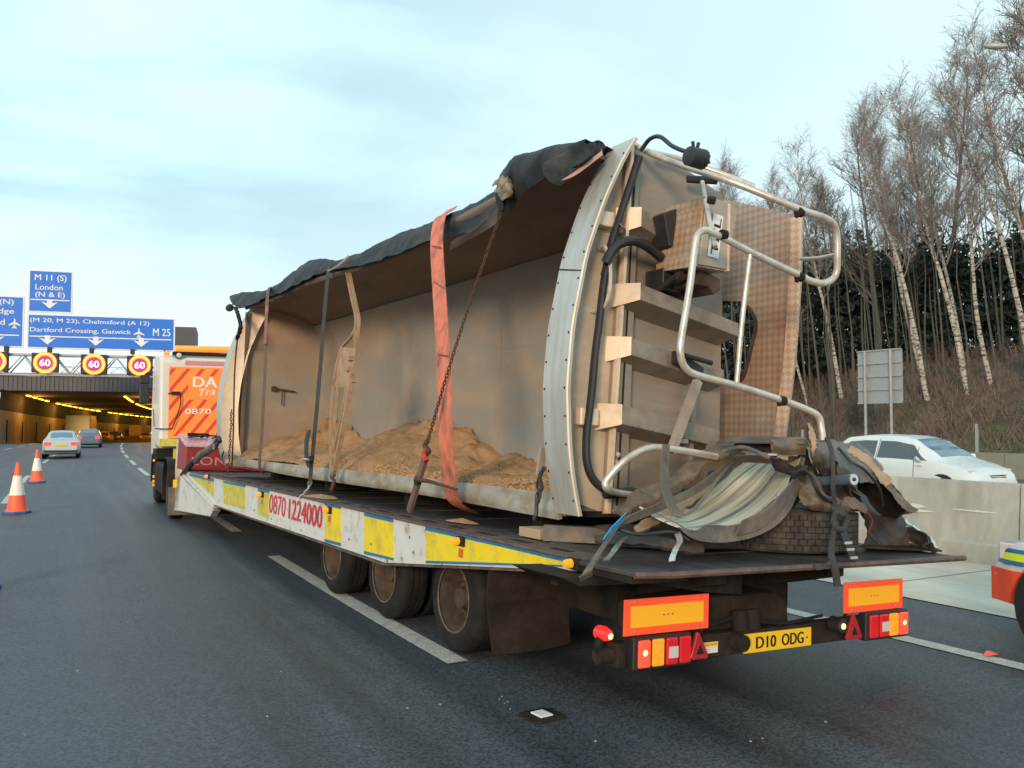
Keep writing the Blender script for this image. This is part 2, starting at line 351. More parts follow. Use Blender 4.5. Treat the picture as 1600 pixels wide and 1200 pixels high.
M_hot = mat('glowing_bulb', (1,.6,.3), .3, var=0, emit=(1,.50,.22), es=1.6)
M_tri = mat('triangle_reflector', (.38,.02,.03), .3, var=.15, vs=40)
M_cabw = mat('cab_white', (.68,.63,.57), .35, var=.04)
M_cabo = mat('fluorescent_orange', (.95,.27,.045), .45, var=.04, emit=(1,.25,.04), es=.06)
M_cabr = mat('chevron_red', (.78,.05,.03), .45, var=.05)
M_white = mat('white_print', (.80,.78,.74), .5, var=.03)
M_redbox = mat('red_locker', (.30,.025,.03), .45, var=.15, vs=5, dirt=(.22,.06,.05), damt=.35, ds=7)
M_pink = mat('faded_red_chequer', (.62,.24,.27), .45, var=.15, vs=9)
M_sblue = mat('motorway_blue', (.010,.165,.68), .45, var=.03)
M_sgrey = mat('galvanised_steel', (.36,.37,.37), .5, .3, var=.12, vs=6)
M_sdark = mat('signal_housing', (.03,.022,.03), .6, var=.2)
M_ring = mat('lit_red_ring', (1,.2,.05), .4, var=0, emit=(1,.10,.02), es=1.6)
M_ringh = mat('lit_yellow_ring', (1,.7,.1), .4, var=0, emit=(1,.55,.04), es=1.3)
M_dig = mat('lit_digits', (1,.6,.9), .4, var=0, emit=(1,.55,.9), es=1.5)
M_digb = mat('digit_field', (.28,.02,.12), .4, var=0, emit=(.8,.03,.15), es=.35)
M_clad = mat('brown_cladding', (.115,.105,.11), .7, var=.12, vs=.8)
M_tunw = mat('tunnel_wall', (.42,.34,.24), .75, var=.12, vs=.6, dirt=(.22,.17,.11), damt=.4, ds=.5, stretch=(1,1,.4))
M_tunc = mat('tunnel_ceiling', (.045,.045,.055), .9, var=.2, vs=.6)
M_sod = mat('sodium_lamp', (1,.6,.1), .5, var=0, emit=(1,.50,.03), es=5)
M_cone = mat('cone_orange', (.88,.12,.045), .5, var=.06, vs=9, emit=(1,.12,.03), es=.05)
M_conew = mat('cone_sleeve', (.86,.80,.68), .5, var=.06, vs=9)
M_coneb = mat('cone_blue_base', (.045,.12,.33), .6, var=.1)
M_glass = mat('tinted_glass', (.05,.07,.075), .08, var=0, spec=.9)
M_glassb = mat('sky_lit_glass', (.10,.19,.26), .06, var=0, spec=1)
M_carw = mat('white_car_paint', (.62,.67,.67), .25, var=.02)
M_cars = mat('silver_car_paint', (.50,.53,.56), .3, .35, var=.03)
M_card = mat('dark_car_paint', (.10,.15,.20), .3, .2, var=.03)
M_vany = mat('sodium_tinted_paint', (.72,.50,.16), .5, var=.04)  # orange of the tunnel lamps put into the vehicle paint
M_trim = mat('black_trim', (.02,.02,.022), .5, var=.1)
M_rim = mat('alloy_rim', (.42,.43,.44), .35, .6, var=.05)
M_bark = mat('birch_bark', (.46,.43,.37), .85, var=.2, vs=3, dirt=(.05,.04,.035), damt=.42, ds=2.6, stretch=(1,1,3), dsharp=.05)
M_barkd = mat('dark_bark', (.14,.12,.092), .9, var=.3, vs=2)
M_barkg = mat('mossy_bark', (.095,.088,.068), .9, var=.3, vs=2)
M_twig = mat('birch_twigs', (.225,.20,.19), .9, var=.25, vs=.7)
M_twigd = mat('oak_twigs', (.155,.125,.108), .9, var=.25, vs=.7)
M_ever = mat('evergreen_mass', (.034,.050,.043), .9, spec=.1, var=.4, vs=.8)
M_scrub = mat('brown_scrub', (.165,.12,.095), .95, var=.4, vs=.8)
M_bramble = mat('bramble_leaves', (.055,.085,.035), .9, var=.4, vs=1.5)

# chequer plate: raised bars in the relief, rust staining
def chequer(name, col, rust, amt, sc=17.0):
    M = mat(name, col, .42, .15, var=.15, vs=4, dirt=rust, damt=amt, ds=1.6, dsharp=.2)
    t = M.node_tree; n = t.nodes; l = t.links; b = n['Principled BSDF']
    tc = n.new('ShaderNodeTexCoord'); mp = n.new('ShaderNodeMapping'); mp.inputs['Rotation'].default_value = (R(45), 0, 0); l.new(tc.outputs['Object'], mp.inputs[0])
    ck = n.new('ShaderNodeTexChecker'); ck.inputs['Scale'].default_value = sc; l.new(mp.outputs[0], ck.inputs[0])
    src = b.inputs['Base Color'].links[0].from_socket
    mr = n.new('ShaderNodeMapRange'); mr.inputs[3].default_value = .84; mr.inputs[4].default_value = 1.12; l.new(ck.outputs['Fac'], mr.inputs[0])
    vm = n.new('ShaderNodeVectorMath'); vm.operation = 'SCALE'; l.new(src, vm.inputs[0]); l.new(mr.outputs[0], vm.inputs['Scale']); l.new(vm.outputs[0], b.inputs['Base Color'])
    bu = n.new('ShaderNodeBump'); bu.inputs['Strength'].default_value = .5; bu.inputs['Distance'].default_value = .004; l.new(ck.outputs['Fac'], bu.inputs['Height']); l.new(bu.outputs[0], b.inputs['Normal'])
    return M
M_cheq = chequer('rusty_chequer_plate', (.40,.33,.28), (.36,.18,.10), .40, 25)
M_cheqb = chequer('cabinet_chequer_plate', (.50,.40,.31), (.33,.17,.09), .38, 25)
M_edge = chequer('sunlit_chequer_edge', (.64,.49,.38), (.50,.33,.22), .35, 25)  # paler copy of the plate: warm sun on the fold put into colour
M_cheqr = chequer('red_chequer_lid', (.80,.44,.47), (.66,.25,.28), .35, 22)

# ================================================================== THE SETTING
# the line the road follows: left lane line of the trailer's lane, x as a function of y
KN = [(-60,1.2),(-20,2.3),(0,2.92),(5.8,3.04),(11.6,3.36),(16.6,3.76),(25,4.35),(33.8,5.05),(44.6,6.05),(64,8.05),(87,10.9),(100,13.0),(130,19.0),(160,27.2),(200,41.5),(250,64),(300,92),(360,130)]
def rx(y):
    i = max(1, min(len(KN)-3, next((k for k in range(len(KN)) if KN[k][0] > y), len(KN)-1) - 1))
    a, b, c, d = KN[i-1], KN[i], KN[i+1], KN[i+2]
    m1 = (c[1]-a[1])/(c[0]-a[0]); m2 = (d[1]-b[1])/(d[0]-b[0]); h = c[0]-b[0]; t = (y-b[0])/h
    return (2*t**3-3*t*t+1)*b[1] + (t**3-2*t*t+t)*h*m1 + (-2*t**3+3*t*t)*c[1] + (t**3-t*t)*h*m2
def dip(y): return 0.0 if y < 92 else -(y-92)*.016
def rp(y, off, z=0):
    s = (rx(y+.5)-rx(y-.5)); l = math.hypot(1, s)
    return Vector((rx(y)+off/l, y-off*s/l, z+dip(y)))
def strip(mb, o0, o1, y0, y1, z, step=4, tint=0):
    n = max(1, int((y1-y0)/step)); r = []
    for i in range(n+1):
        y = y0+(y1-y0)*i/n; r.append([rp(y, o0, z), rp(y, o1, z)])
    return mb.grid([[p[0], p[1]] for p in r], uv=True)

ground = MB(); ground.grid([[(-1500+300*i, -600+300*j, -.35 if j < 4 else -8) for j in range(9)] for i in range(11)])
struct = lambda n, mb, m, parent=None, smooth=35: (lambda o: (o.__setitem__('kind', 'structure'), o)[1])(solo(n, mb, m, None, None, smooth=smooth)) if parent is None else part(n, mb, m, parent, smooth)
struct('ground', ground, M_grass, smooth=0)
mb = MB(); strip(mb, -12.2, 4.95, -40, 340, 0); road = struct('road', mb, M_asph, smooth=0); BASE[road.name] = BASE[road.name]
mb = MB(); strip(mb, 8.9, 24.5, -40, 200, 0); opp = struct('opposite_carriageway', mb, M_asph2, smooth=0)
mb = MB(); mb.grid([[rp(y, o, .008) for y in [q*4 for q in range(-10, 30)]] for o in (4.95, 8.9)])
reserve = struct('central_reserve', mb, M_slab, smooth=0)
for k in range(-3, 20):        # sawn joints of the reserve slabs
    y = 2.2 + k*4.2; mb = MB(); a, b = rp(y, 4.97, .012), rp(y, 7.6, .012); mb.grid([[a, b], [a+Vector((0,.014,0)), b+Vector((0,.014,0))]])
    part('slab_joint', mb, M_steel, reserve, 0)
# painted lines
def dash(o, y0, y1, w=.15, par=None):
    mb = MB(); strip(mb, o-w/2, o+w/2, y0, y1, .006, 1.0); part('lane_dash', mb, M_line, par or road, 0)
for k in range(0, 11):
    y = 5.78 + k*8.85; dash(-.02, y, y+5.9, .17)
for k in range(-2, 26):
    y = 7.0+k*7.6; dash(-3.72, y, y+4.3, .16)
for k in range(0, 22):
    y = 8.0+k*8.85; dash(-7.5, y, y+5, .16)
mb = MB(); strip(mb, 3.36, 3.53, -30, 200, .006); part('edge_line', mb, M_line, road, 0)
for k in range(0, 20):
    dash(12.6, -20+k*9, -18+k*9, .15, opp); dash(16.3, -20+k*9, -18+k*9, .15, opp); 
# verge strip left, embankment right
mb = MB(); mb.grid([[rp(y, o, z) for y in [q*5 for q in range(-8, 20)]] for o, z in ((-12.2,-.02),(-15,.1),(-22,3),(-40,6))]); struct('left_verge', mb, M_grass)
HP = [(24.5,-.02),(25.2,.05),(27.5,.25),(29.5,1.25),(32,3.0),(34.5,4.3),(37,4.95),(42,5.3),(55,5.6),(110,7.5)]
def hz(off):
    for a, b in zip(HP, HP[1:]):
        if off <= b[0]: t = max(0, (off-a[0])/(b[0]-a[0])); return a[1]+(b[1]-a[1])*t
    return HP[-1][1]
def hillz(x, y):
    off = x-rx(y); z = hz(off)
    k = min(1, max(0, (off-27)/4)); return z + k*(.55*noise.noise(Vector((x*.12, y*.12, 3)))+.18*noise.noise(Vector((x*.5, y*.5, 1)))) 
rows = []
for i in range(60):
    off = 24.5 + (i/59)**1.7*85; r = []
    for j in range(120):
        y = -40+j*1.6; x = rx(y)+off; r.append((x, y, hillz(x, y)))
    rows.append(r)
mb = MB(); mb.grid(rows)
hill = struct('embankment', mb, [M_litter, M_grass], smooth=180)
for p_ in hill.data.polygons:
    c = p_.center + BASE[hill.name]; o_ = c.x-rx(c.y) + 1.0*noise.noise(Vector((c.x*.4, c.y*.4, 0))) 
    p_.material_index = 1 if o_ < 29.6 else 0

# -------------------------------------------------- concrete step barrier in the central reserve, cast in lengths
prof = [(0,-.02),(0,.24),(.045,.27),(.05,.285),(.115,.98),(.135,1.02),(.265,1.02),(.285,.98),(.35,.285),(.4,.27),(.4,-.02)]
M_scuff = mat('concrete_scrape', (.60,.62,.58), .8, var=.15, vs=20)
bt = thing('concrete_barrier', 'long pale concrete step barrier between the two carriageways', 'barrier', tuple(rp(6.3, 7.75)))
for k in range(-8, 14):
    y0, y1 = 6.30-8*6.0+ (k+8)*6.0, 6.30-8*6.0+(k+9)*6.0-.012
    y0 = 6.30 + (k)*6.0; y1 = y0 + 5.978; mb = MB(); vs = []
    for y in (y0, y1): vs += [rp(y, 7.62+px, pz) for px, pz in prof]
    n = len(prof); mb.add(vs, [tuple(range(n-1,-1,-1)), tuple(range(n, 2*n))]+[(i, (i+1) % n, (i+1) % n+n, i+n) for i in range(n)])
    part('barrier_segment', mb, M_conc, bt, 30)
rnd = random.Random(4)
for k in range(46):      # pale scrape marks along the face at wheel height
    y = rnd.uniform(2, 30); l_ = rnd.uniform(.3, 1.6); z = .62+rnd.uniform(-.05,.05); h_ = rnd.uniform(.008,.03); P = []; Q_ = []
    for i in range(7):
        yy = y+l_*i/6; e_ = math.sin(math.pi*i/6)*h_+rnd.uniform(0,.006)
        for zz, A_ in ((z-e_, P), (z+e_, Q_)): A_.append(rp(yy, 7.62+.05+.065*(zz-.285)/.695-.003, zz))
    mb = MB(); mb.grid([P, Q_]); part('scrape_mark', mb, M_scuff, bt, 0)
vb = thing('verge_barrier', 'low greenish concrete barrier at the foot of the wooded bank', 'barrier', tuple(rp(10, 24.8)))
M_vconc = mat('mossy_concrete', (.21,.21,.16), .9, var=.15, vs=1.2)
for k in range(-5, 14):
    mb = MB(); y0 = k*6.0; vs = []
    q = [(0,0),(.05,.3),(.12,.82),(.3,.82),(.36,.3),(.4,0)]
    for y in (y0, y0+5.98): vs += [rp(y, 24.6+px, pz) for px, pz in q]
    n = len(q); mb.add(vs, [tuple(range(n-1,-1,-1)), tuple(range(n, 2*n))]+[(i, (i+1) % n, (i+1) % n+n, i+n) for i in range(n)]); part('barrier_segment', mb, M_vconc, vb, 30)

# -------------------------------------------------- tunnel
G0 = (7.0, 80.0); GA = R(13)
def gf(s, z, off=0):      # frame square to the road at the gantry
    return Vector((G0[0]+math.cos(GA)*s+math.sin(GA)*off, G0[1]-math.sin(GA)*s+math.cos(GA)*off, z))
tun = thing('road_tunnel', 'motorway tunnel mouth with brown ribbed band and orange lit inside walls', 'tunnel', tuple(gf(0,0,18)))
def gbox(mb, s0, s1, z0, z1, o0, o1):
    return mb.hexa([gf(s0,z0,o0),gf(s1,z0,o0),gf(s1,z0,o1),gf(s0,z0,o1),gf(s0,z1,o0),gf(s1,z1,o0),gf(s1,z1,o1),gf(s0,z1,o1)])
mb = MB(); gbox(mb, -11.6, 34, 5.08, 6.62, 18, 22); part('lintel', mb, M_clad, tun)
mb = MB()
for k in range(110): gbox(mb, -11.55+k*.41, -11.35+k*.41, 5.12, 6.55, 17.93, 18.0)
o = part('cladding_rib', mb, M_clad, tun, 0, kind='stuff')
mb = MB(); gbox(mb, -11.6, 34, 6.621, 6.9, 17.8, 22); part('parapet_cap', mb, M_sdark, tun)
mb = MB(); gbox(mb, 5.9, 8.05, 6.9, 12.1, 19, 26); part('service_building', mb, M_clad, tun)
mb = MB()
for k in range(10): gbox(mb, 5.95+k*.21, 6.03+k*.21, 10.0, 12.0, 18.95, 19.0)
part('building_rib', mb, M_clad, tun, 0, kind='stuff')
mb = MB(); gbox(mb, 5.92, 8.0, 6.9, 9.95, 18.9, 18.99); part('dark_louvre', mb, M_sdark, tun, 0)
ys_ = [96+6*k for k in range(40)]
mb = MB(); mb.grid([[rp(y, -11.3, z) for y in ys_] for z in (0, 3.3)]); part('lined_wall', mb, M_tunw, tun, 20)
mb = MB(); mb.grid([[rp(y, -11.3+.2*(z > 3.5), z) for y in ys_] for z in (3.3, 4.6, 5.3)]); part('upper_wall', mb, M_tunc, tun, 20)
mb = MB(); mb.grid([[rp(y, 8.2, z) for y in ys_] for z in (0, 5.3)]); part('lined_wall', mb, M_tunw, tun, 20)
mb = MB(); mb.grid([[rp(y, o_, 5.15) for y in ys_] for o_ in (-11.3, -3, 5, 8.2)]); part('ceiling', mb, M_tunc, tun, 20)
mb = MB(); mb.grid([[rp(y, o_, .02) for y in ys_] for o_ in (-11.3, -10.6)]); part('tunnel_kerb', mb, M_conc, tun, 20)
mb = MB()
for k in range(12):      # wall posts, pale band
    y = 100+k*9; mb.tube([rp(y, -11.15, .1), rp(y, -11.15, 2.4)], .06, 5)
part('wall_bracket', mb, M_black, tun, kind='stuff')
for row, (o_, y0, dy) in enumerate(((-9.9, 103, 4.2), (-.5, 103, 4.2))):
    mb = MB(); 
    for k in range(46):
        if k in (4, 13): continue
        y = y0+k*dy; a = rp(y, o_-.10, 5.04); b = rp(y, o_+.10, 5.04); c = rp(y+2.4, o_+.10, 5.04); d = rp(y+2.4, o_-.10, 5.04)
        dn = Vector((0,0,-.08)); mb.hexa([a+dn, b+dn, c+dn, d+dn, a, b, c, d])
    part('lamp_row', mb, M_sod, tun, 0)
for k in range(7):
    for o_ in (-9.5, 1.0):
        ld = bpy.data.lights.new('tunnel_lamp_light', 'POINT'); ld.energy = 300; ld.color = (1, .46, .08); ld.shadow_soft_size = .6
        lo = bpy.data.objects.new('tunnel_lamp_light', ld); COL.objects.link(lo); lo.location = rp(108+k*22, o_, 4.5)

# -------------------------------------------------- gantry with direction signs and lit speed signals
gy = thing('sign_gantry', 'grey lattice gantry spanning the carriageway in front of the tunnel mouth', 'gantry', tuple(gf(0,0)))
mb = MB()
for o_ in (0, 1.2):
    for z in (5.82, 7.45): mb.beam(gf(-13, z, o_), gf(14, z, o_), .16, .16)
part('chord', mb, M_sgrey, gy, 0)
mb = MB(); s = -12.6; k = 0
while s < 13:
    for o_ in (0, 1.2):
        mb.beam(gf(s, 5.9, o_), gf(s+1.15, 7.38, o_), .09, .09); mb.beam(gf(s+1.15, 7.38, o_), gf(s+2.3, 5.9, o_), .09, .09)
        mb.beam(gf(s+1.15, 5.9, o_), gf(s+1.15, 7.38, o_), .06, .06)
    mb.beam(gf(s, 5.82, 0), gf(s, 5.82, 1.2), .07, .07); mb.beam(gf(s, 7.45, 0), gf(s, 7.45, 1.2), .07, .07); s += 2.3
part('lattice', mb, M_sgrey, gy, 0)
mb = MB(); gbox(mb, 12.2, 12.8, 0, 7.4, .2, 1.0); part('leg', mb, M_sgrey, gy, 0)
mb = MB(); gbox(mb, -13, -12.4, 0, 7.4, .2, 1.0); part('leg', mb, M_sgrey, gy, 0)
mb = MB()
for s in (-5.6, -2.5, .6, 3.7, 6.3): gbox(mb, s-.16, s+.16, 7.62, 8.05, -.6, -.2); mb.beam(gf(s,7.55,0), gf(s,7.75,-.4), .07, .07)
part('sign_lamp', mb, M_sdark, gy, 0)
for s in (-1.0, 2.7, 6.0):
    mb = MB()
    for a, b in (((s-.75,6.0),(s+.75,6.0)),((s-.75,6.5),(s+.75,6.5)),((s-.75,6.0),(s-.75,6.5)),((s+.75,6.0),(s+.75,6.5)),((s-.7,6.0),(s,6.5)),((s+.7,6.0),(s,6.5))): mb.beam(gf(a[0],a[1],-.25), gf(b[0],b[1],-.25), .06, .06)
    part('walkway_frame', mb, M_sgrey, gy, 0)

def plane_shape(mb, c, s, w):
    # little aircraft symbol pointing up, c=(s,z), size s
    P = [(0,1),(.12,.8),(.12,.3),(1,-.25),(1,-.45),(.12,-.15),(.1,-.65),(.4,-.85),(.4,-1),(0,-.88),(-.4,-1),(-.4,-.85),(-.1,-.65),(-.12,-.15),(-1,-.45),(-1,-.25),(-.12,.3),(-.12,.8)]
    vs = [gf(c[0]+p[0]*s, c[1]+p[1]*s, w) for p in P]; o = len(mb.v)
    ctr = gf(c[0], c[1], w); mb.add(vs+[ctr], [(i, (i+1) % 18, 18) for i in range(18)])
def dir_sign(label, s0, s1, z0, z1, lines, arrows, rule, planes=(), lamps=True):
    t = thing('direction_sign', label, 'road sign', tuple(gf((s0+s1)/2, z0, -.3)), group='blue direction signs on the gantry')
    mb = MB(); gbox(mb, s0, s1, z0, z1, -.32, -.2); part('frame', mb, M_white, t, 0, bevel=.03)
    mb = MB(); gbox(mb, s0+.13, s1-.13, z0+.13, z1-.13, -.345, -.322); part('panel', mb, M_sblue, t, 0)
    for s, a0, a1, b0, b1 in lines:
        xv = gf(a1,b0,-.352)-gf(a0,b0,-.352); text('lettering', s, gf(a0, b0, -.352), xv, (0,0,b1-b0), M_white, t, .0, .012)
    mb = MB()
    if rule: gbox(mb, rule[0], rule[1], rule[2], rule[2]+.09, -.351, -.346)
    for s in arrows:
        zc = z0+.35; mb.add([gf(s-.62,zc+.55,-.35), gf(s-.2,zc+.42,-.35), gf(s-.2,zc+.75,-.35), gf(s+.2,zc+.75,-.35), gf(s+.2,zc+.42,-.35), gf(s+.62,zc+.55,-.35), gf(s,zc,-.35)], [(0,1,2,3,4,5,6)])
    for c in planes: plane_shape(mb, c, .42, -.352)
    part('arrow', mb, M_white, t, 0)
dir_sign('tall upper blue sign reading M 11 (S) London (N & E)', -4.2, -.92, 10.86, 14.36,
    [('M 11 (S)', -3.72, -1.4, 13.35, 13.98), ('London', -3.66, -1.66, 12.72, 13.17), ('(N & E)', -3.66, -1.5, 12.02, 12.55)], [-2.6], (-4.0, -1.15, 11.86))
dir_sign('wide blue sign reading M 25 Dartford Crossing, Gatwick', -4.22, 6.98, 7.92, 10.78,
    [('(M 20, M 23), Chelmsford (A 12)', -3.98, 4.95, 9.98, 10.42), ('Dartford Crossing, Gatwick', -3.98, 3.55, 9.18, 9.66), ('M 25', 5.25, 6.6, 9.22, 9.85)], [-2.7, .88, 4.35], (-4.0, 6.7, 8.88), [(4.15, 9.42)])
dir_sign('blue sign cut by the left photo edge, reading Stansted with a plane', -12.6, -4.42, 7.95, 12.15,
    [('M 11 (N)', -8.0, -5.2, 11.3, 11.85), ('Cambridge', -8.8, -5.15, 10.55, 11.1), ('Stansted', -8.4, -5.8, 9.75, 10.25), ('Harlow', -8.4, -6.3, 9.1, 9.5)], [-6.4, -10], (-12.2, -4.75, 8.9), [(-5.1, 9.9)])
# matrix signals: dark box, lit ring, lit 60
sig_lab = ['lit 60 signal nearest the truck, rightmost over the road', 'lit 60 signal second from the right, below the words Dartford Crossing', 'lit 60 signal under the left end of the wide M 25 sign', 'lit speed signal at the left photo edge, partly cut off']
for i, (s, z) in enumerate(((4.27, 6.72), (.79, 6.74), (-2.82, 6.78), (-6.45, 6.8))):
    t = thing('speed_signal', sig_lab[i], 'speed signal', tuple(gf(s, z-.85, -.3)), group='lit speed limit signals on the gantry')
    mb = MB(); gbox(mb, s-1.0, s+1.0, z-.8, z+.8, -.42, -.1); part('housing', mb, M_sdark, t, 0, bevel=.06)
    ctr = gf(s, z, -.46)
    def ring(r0, r1, off):
        q = MB(); n = 36; vs = []
        for k in range(n):
            a = 2*math.pi*k/n; vs += [gf(s+r0*math.cos(a), z+r0*math.sin(a), off), gf(s+r1*math.cos(a), z+r1*math.sin(a), off)]
        q.add(vs, [(2*k, 2*k+1, (2*k+3) % (2*n), (2*k+2) % (2*n)) for k in range(n)]); return q
    part('ring', ring(.56, .66, -.43), M_ring, t, 0); part('ring', ring(.66, .80, -.435), M_ringh, t, 0); part('ring', ring(.80, .87, -.43), M_ring, t, 0)
    q = MB(); q.add([gf(s+.55*math.cos(a*.2618), z+.55*math.sin(a*.2618), -.425) for a in range(24)], [tuple(range(24))]); part('screen', q, M_digb, t, 0)
    text('digits', '60', gf(s-.38, z-.27, -.44), gf(s+.38,z-.27,-.44)-gf(s-.38,z-.27,-.44), (0,0,.54), M_dig, t, 0, .03)

# -------------------------------------------------- fences, back of the sign, lamp column
sx0, sx1, szb, szt = 20.95, 22.92, 2.6, 4.66
bs = thing('back_of_sign', 'back of a grey road sign on two posts behind the white hatchback', 'road sign', (30, 21.9, hillz(30, 21.9)))
mb = MB(); 
for k in range(4):
    z0 = szb+k*(szt-szb)/4; q = MB(); q.box((30, sx0, z0+.012), (30.05, sx1, z0+(szt-szb)/4-.012)); part('sign_plank', q, M_sgrey, bs, 0)
for k in range(5):
    z0 = szb+k*(szt-szb)/4; q = MB(); q.box((29.94, sx0, z0-.025), (30.0, sx1, z0+.025)); part('rail', q, M_sgrey, bs, 0)
for y in (21.35, 22.5): q = MB(); q.tube([(29.87, y, hillz(29.9, y)-.3), (29.87, y, szt)], .055, 8); part('post', q, M_sgrey, bs)
fence_g = 'fence posts along the foot of the bank'
def fpost(x, y, h, lab): 
    q = MB(); z = hillz(x, y); q.box((x-.04, y-.04, z-.2), (x+.04, y+.04, z+h)); return solo('fence_post', q, M_sgrey, lab, 'fence post', group=fence_g, smooth=0)
fl = ['thin grey fence post seen through the gap beside the bent rail end', 'short grey post with a crossbar between the legs of the sign', 'grey fence post on the bank above the windscreen of the white hatchback', 'grey fence post on the bank close to the right photo edge']
for k, (x, y, h) in enumerate(((29.6, 25.4, 1.5), (29.7, 21.6, 1.1), (29.4, 17.7, 1.7), (29.4, 14.1, 1.8))): fpost(x, y, h, fl[k])
sl = thing('street_lamp', 'curved street lamp head on a thin arm at the top right', 'street lamp', (24.6, 11.1, 0))
hx = (23.0, 13.05, 11.88)
mb = MB(); mb.tube(cat([(25.4, 9.6, 0), (25.4, 9.6, 6), (25.4, 9.6, 10.6), (24.9, 10.5, hx[2]-.25), (23.4, 12.5, hx[2]+.02)], 6), [.09]*13+[.05]*12, 8); part('column', mb, M_sgrey, sl)
mb = MB(); hv = Vector(hx); d = Vector((-.62,.78,.16)).normalized()
mb.tube([hv-d*.28, hv-d*.22, hv-d*.06, hv+d*.1, hv+d*.24, hv+d*.28], [.03,.06,.09,.09,.06,.02], 12); part('lamp_head', mb, M_sgrey, sl)

# ================================================================== WOOD ON THE BANK
def branch_tree(seed, H, kind, lean=(-.12,.07)):
    rnd = random.Random(seed); tr = MB(); cr_ = MB(); 
    P = [Vector((0,0,-.3))]; d = Vector((lean[0]*.6, lean[1]*.6, 1)).normalized(); n = 14
    for i in range(n):
        d = (d + Vector((rnd.uniform(-.07,.07)+lean[0]*.05, rnd.uniform(-.07,.07)+lean[1]*.05, .08))).normalized(); P.append(P[-1]+d*H/n)
    r0 = H*(.0088 if kind == 'birch' else .0135); rs = [r0*(1-i/(n+.6))**.85+.012 for i in range(n+1)]
    tr.tube(P, rs, 7)
    def twig(p, d, l, dep):
        # bent flat twig, 2 segments
        q = d.cross(Vector((rnd.random(), rnd.random(), rnd.random()))).normalized()*(.0055 if kind == 'birch' else .009)*(1.5 if dep else 1)
        droop = Vector((0,0,-.35 if kind == 'birch' else .1))
        a = p; b = p+d*l*.5; d2 = (d+droop*.5+Vector((rnd.uniform(-.3,.3),)*1+(rnd.uniform(-.3,.3), rnd.uniform(-.2,.2)))).normalized(); c = b+d2*l*.5
        cr_.add([a-q, a+q, b+q*.7, b-q*.7, c], [(0,1,2,3),(3,2,4)])
        return b, c, d2
    def limb(p, d, l, r, dep):
        k = 5; pts = [p]; 
        for i in range(k):
            up = .16 if kind == 'birch' else .10
            d = (d+Vector((rnd.uniform(-.25,.25), rnd.uniform(-.25,.25), up+rnd.uniform(-.1,.12)))).normalized(); pts.append(pts[-1]+d*l/k)
        tr_ = tr if dep == 0 and kind != 'birch' else cr_
        tr_.tube(pts, [max(.006, r*.8*(1-i/(k+1))) for i in range(k+1)], 4 if dep == 0 else 3, cap=False)
        m = 3 if dep == 0 else 0
        if dep == 0:
            for _ in range(5):
                i = rnd.randint(1, k); e = (pts[i]-pts[i-1]).normalized(); q = (e+Vector((rnd.uniform(-.9,.9), rnd.uniform(-.9,.9), rnd.uniform(-.1,.6)))).normalized()
                limb(pts[i], q, l*rnd.uniform(.35,.6), r*.45, 1)
        for _ in range((6 if dep == 0 else 7) if kind == 'birch' else 9):
            i = rnd.randint(1, k); u = rnd.random(); b = pts[i-1].lerp(pts[i], u); e = (pts[i]-pts[i-1]).normalized()
            q = (e*.8+Vector((rnd.uniform(-.9,.9), rnd.uniform(-.9,.9), rnd.uniform(-.3,.6)))).normalized()
            lt = rnd.uniform(.45, 1.1)*(1 if kind == 'birch' else .85)
            b1, c1, d1 = twig(b, q, lt, 1)
            for _ in range(3):
                q2 = (d1+Vector((rnd.uniform(-.9,.9), rnd.uniform(-.9,.9), rnd.uniform(-.6,.4)))).normalized(); twig(b1.lerp(c1, rnd.random()), q2, lt*.6, 0)
    lo = .42 if kind == 'birch' else .30
    nb = 24 if kind == 'birch' else 26
    for i in range(nb):
        t = lo+(1-lo)*(i+rnd.random())/nb; j = t*n; a = int(j); a = min(a, n-1); p = P[a].lerp(P[a+1], j-a); az = rnd.uniform(0, 6.28)
        sp = rnd.uniform(.7, 1.25) if kind == 'birch' else 1.2
        dd = Vector((math.cos(az)*sp, math.sin(az)*sp, 1.0 if kind == 'birch' else .65)).normalized()
        L_ = H*(.23 if kind == 'birch' else .27)*(1.12-t*.75)*rnd.uniform(.7,1.2)
        limb(p, dd, L_, rs[a]*.45, 0)
    return tr, cr_
protos = []
for sd_, H, kind in ((11,16,'birch'),(12,18,'birch'),(13,14,'birch'),(14,17,'oak'),(15,15,'oak'),(16,13,'oak'),(17,16,'birch')):
    tr, cw = branch_tree(sd_, H, kind, (-.27,.16) if kind == 'birch' else (-.08,.05))
    mt = tr.mesh('trunk'); mt.materials.append({'birch': M_bark, 'oak': M_barkd}[kind]); mc = cw.mesh('crown', smooth=0); mc.materials.append({'birch': M_twig, 'oak': M_twigd}[kind])
    protos.append((kind, H, mt, mc))
def plant(x, y, pi, h, lab, grp, rz=0.0, sxy=1.0):
    kind, H, mt, mc = protos[pi]; k = h/H
    t = thing('birch_tree' if kind == 'birch' else 'bare_tree', lab, 'tree', (x, y, hillz(x, y)-.05), group=grp, rotz=rz); t.scale = (k*sxy, k*sxy, k)
    for nm, me in (('trunk', mt), ('crown', mc)):
        o = bpy.data.objects.new(nm, me); COL.objects.link(o); o.parent = t
    return t
G_B = 'white birches on the edge of the wood'
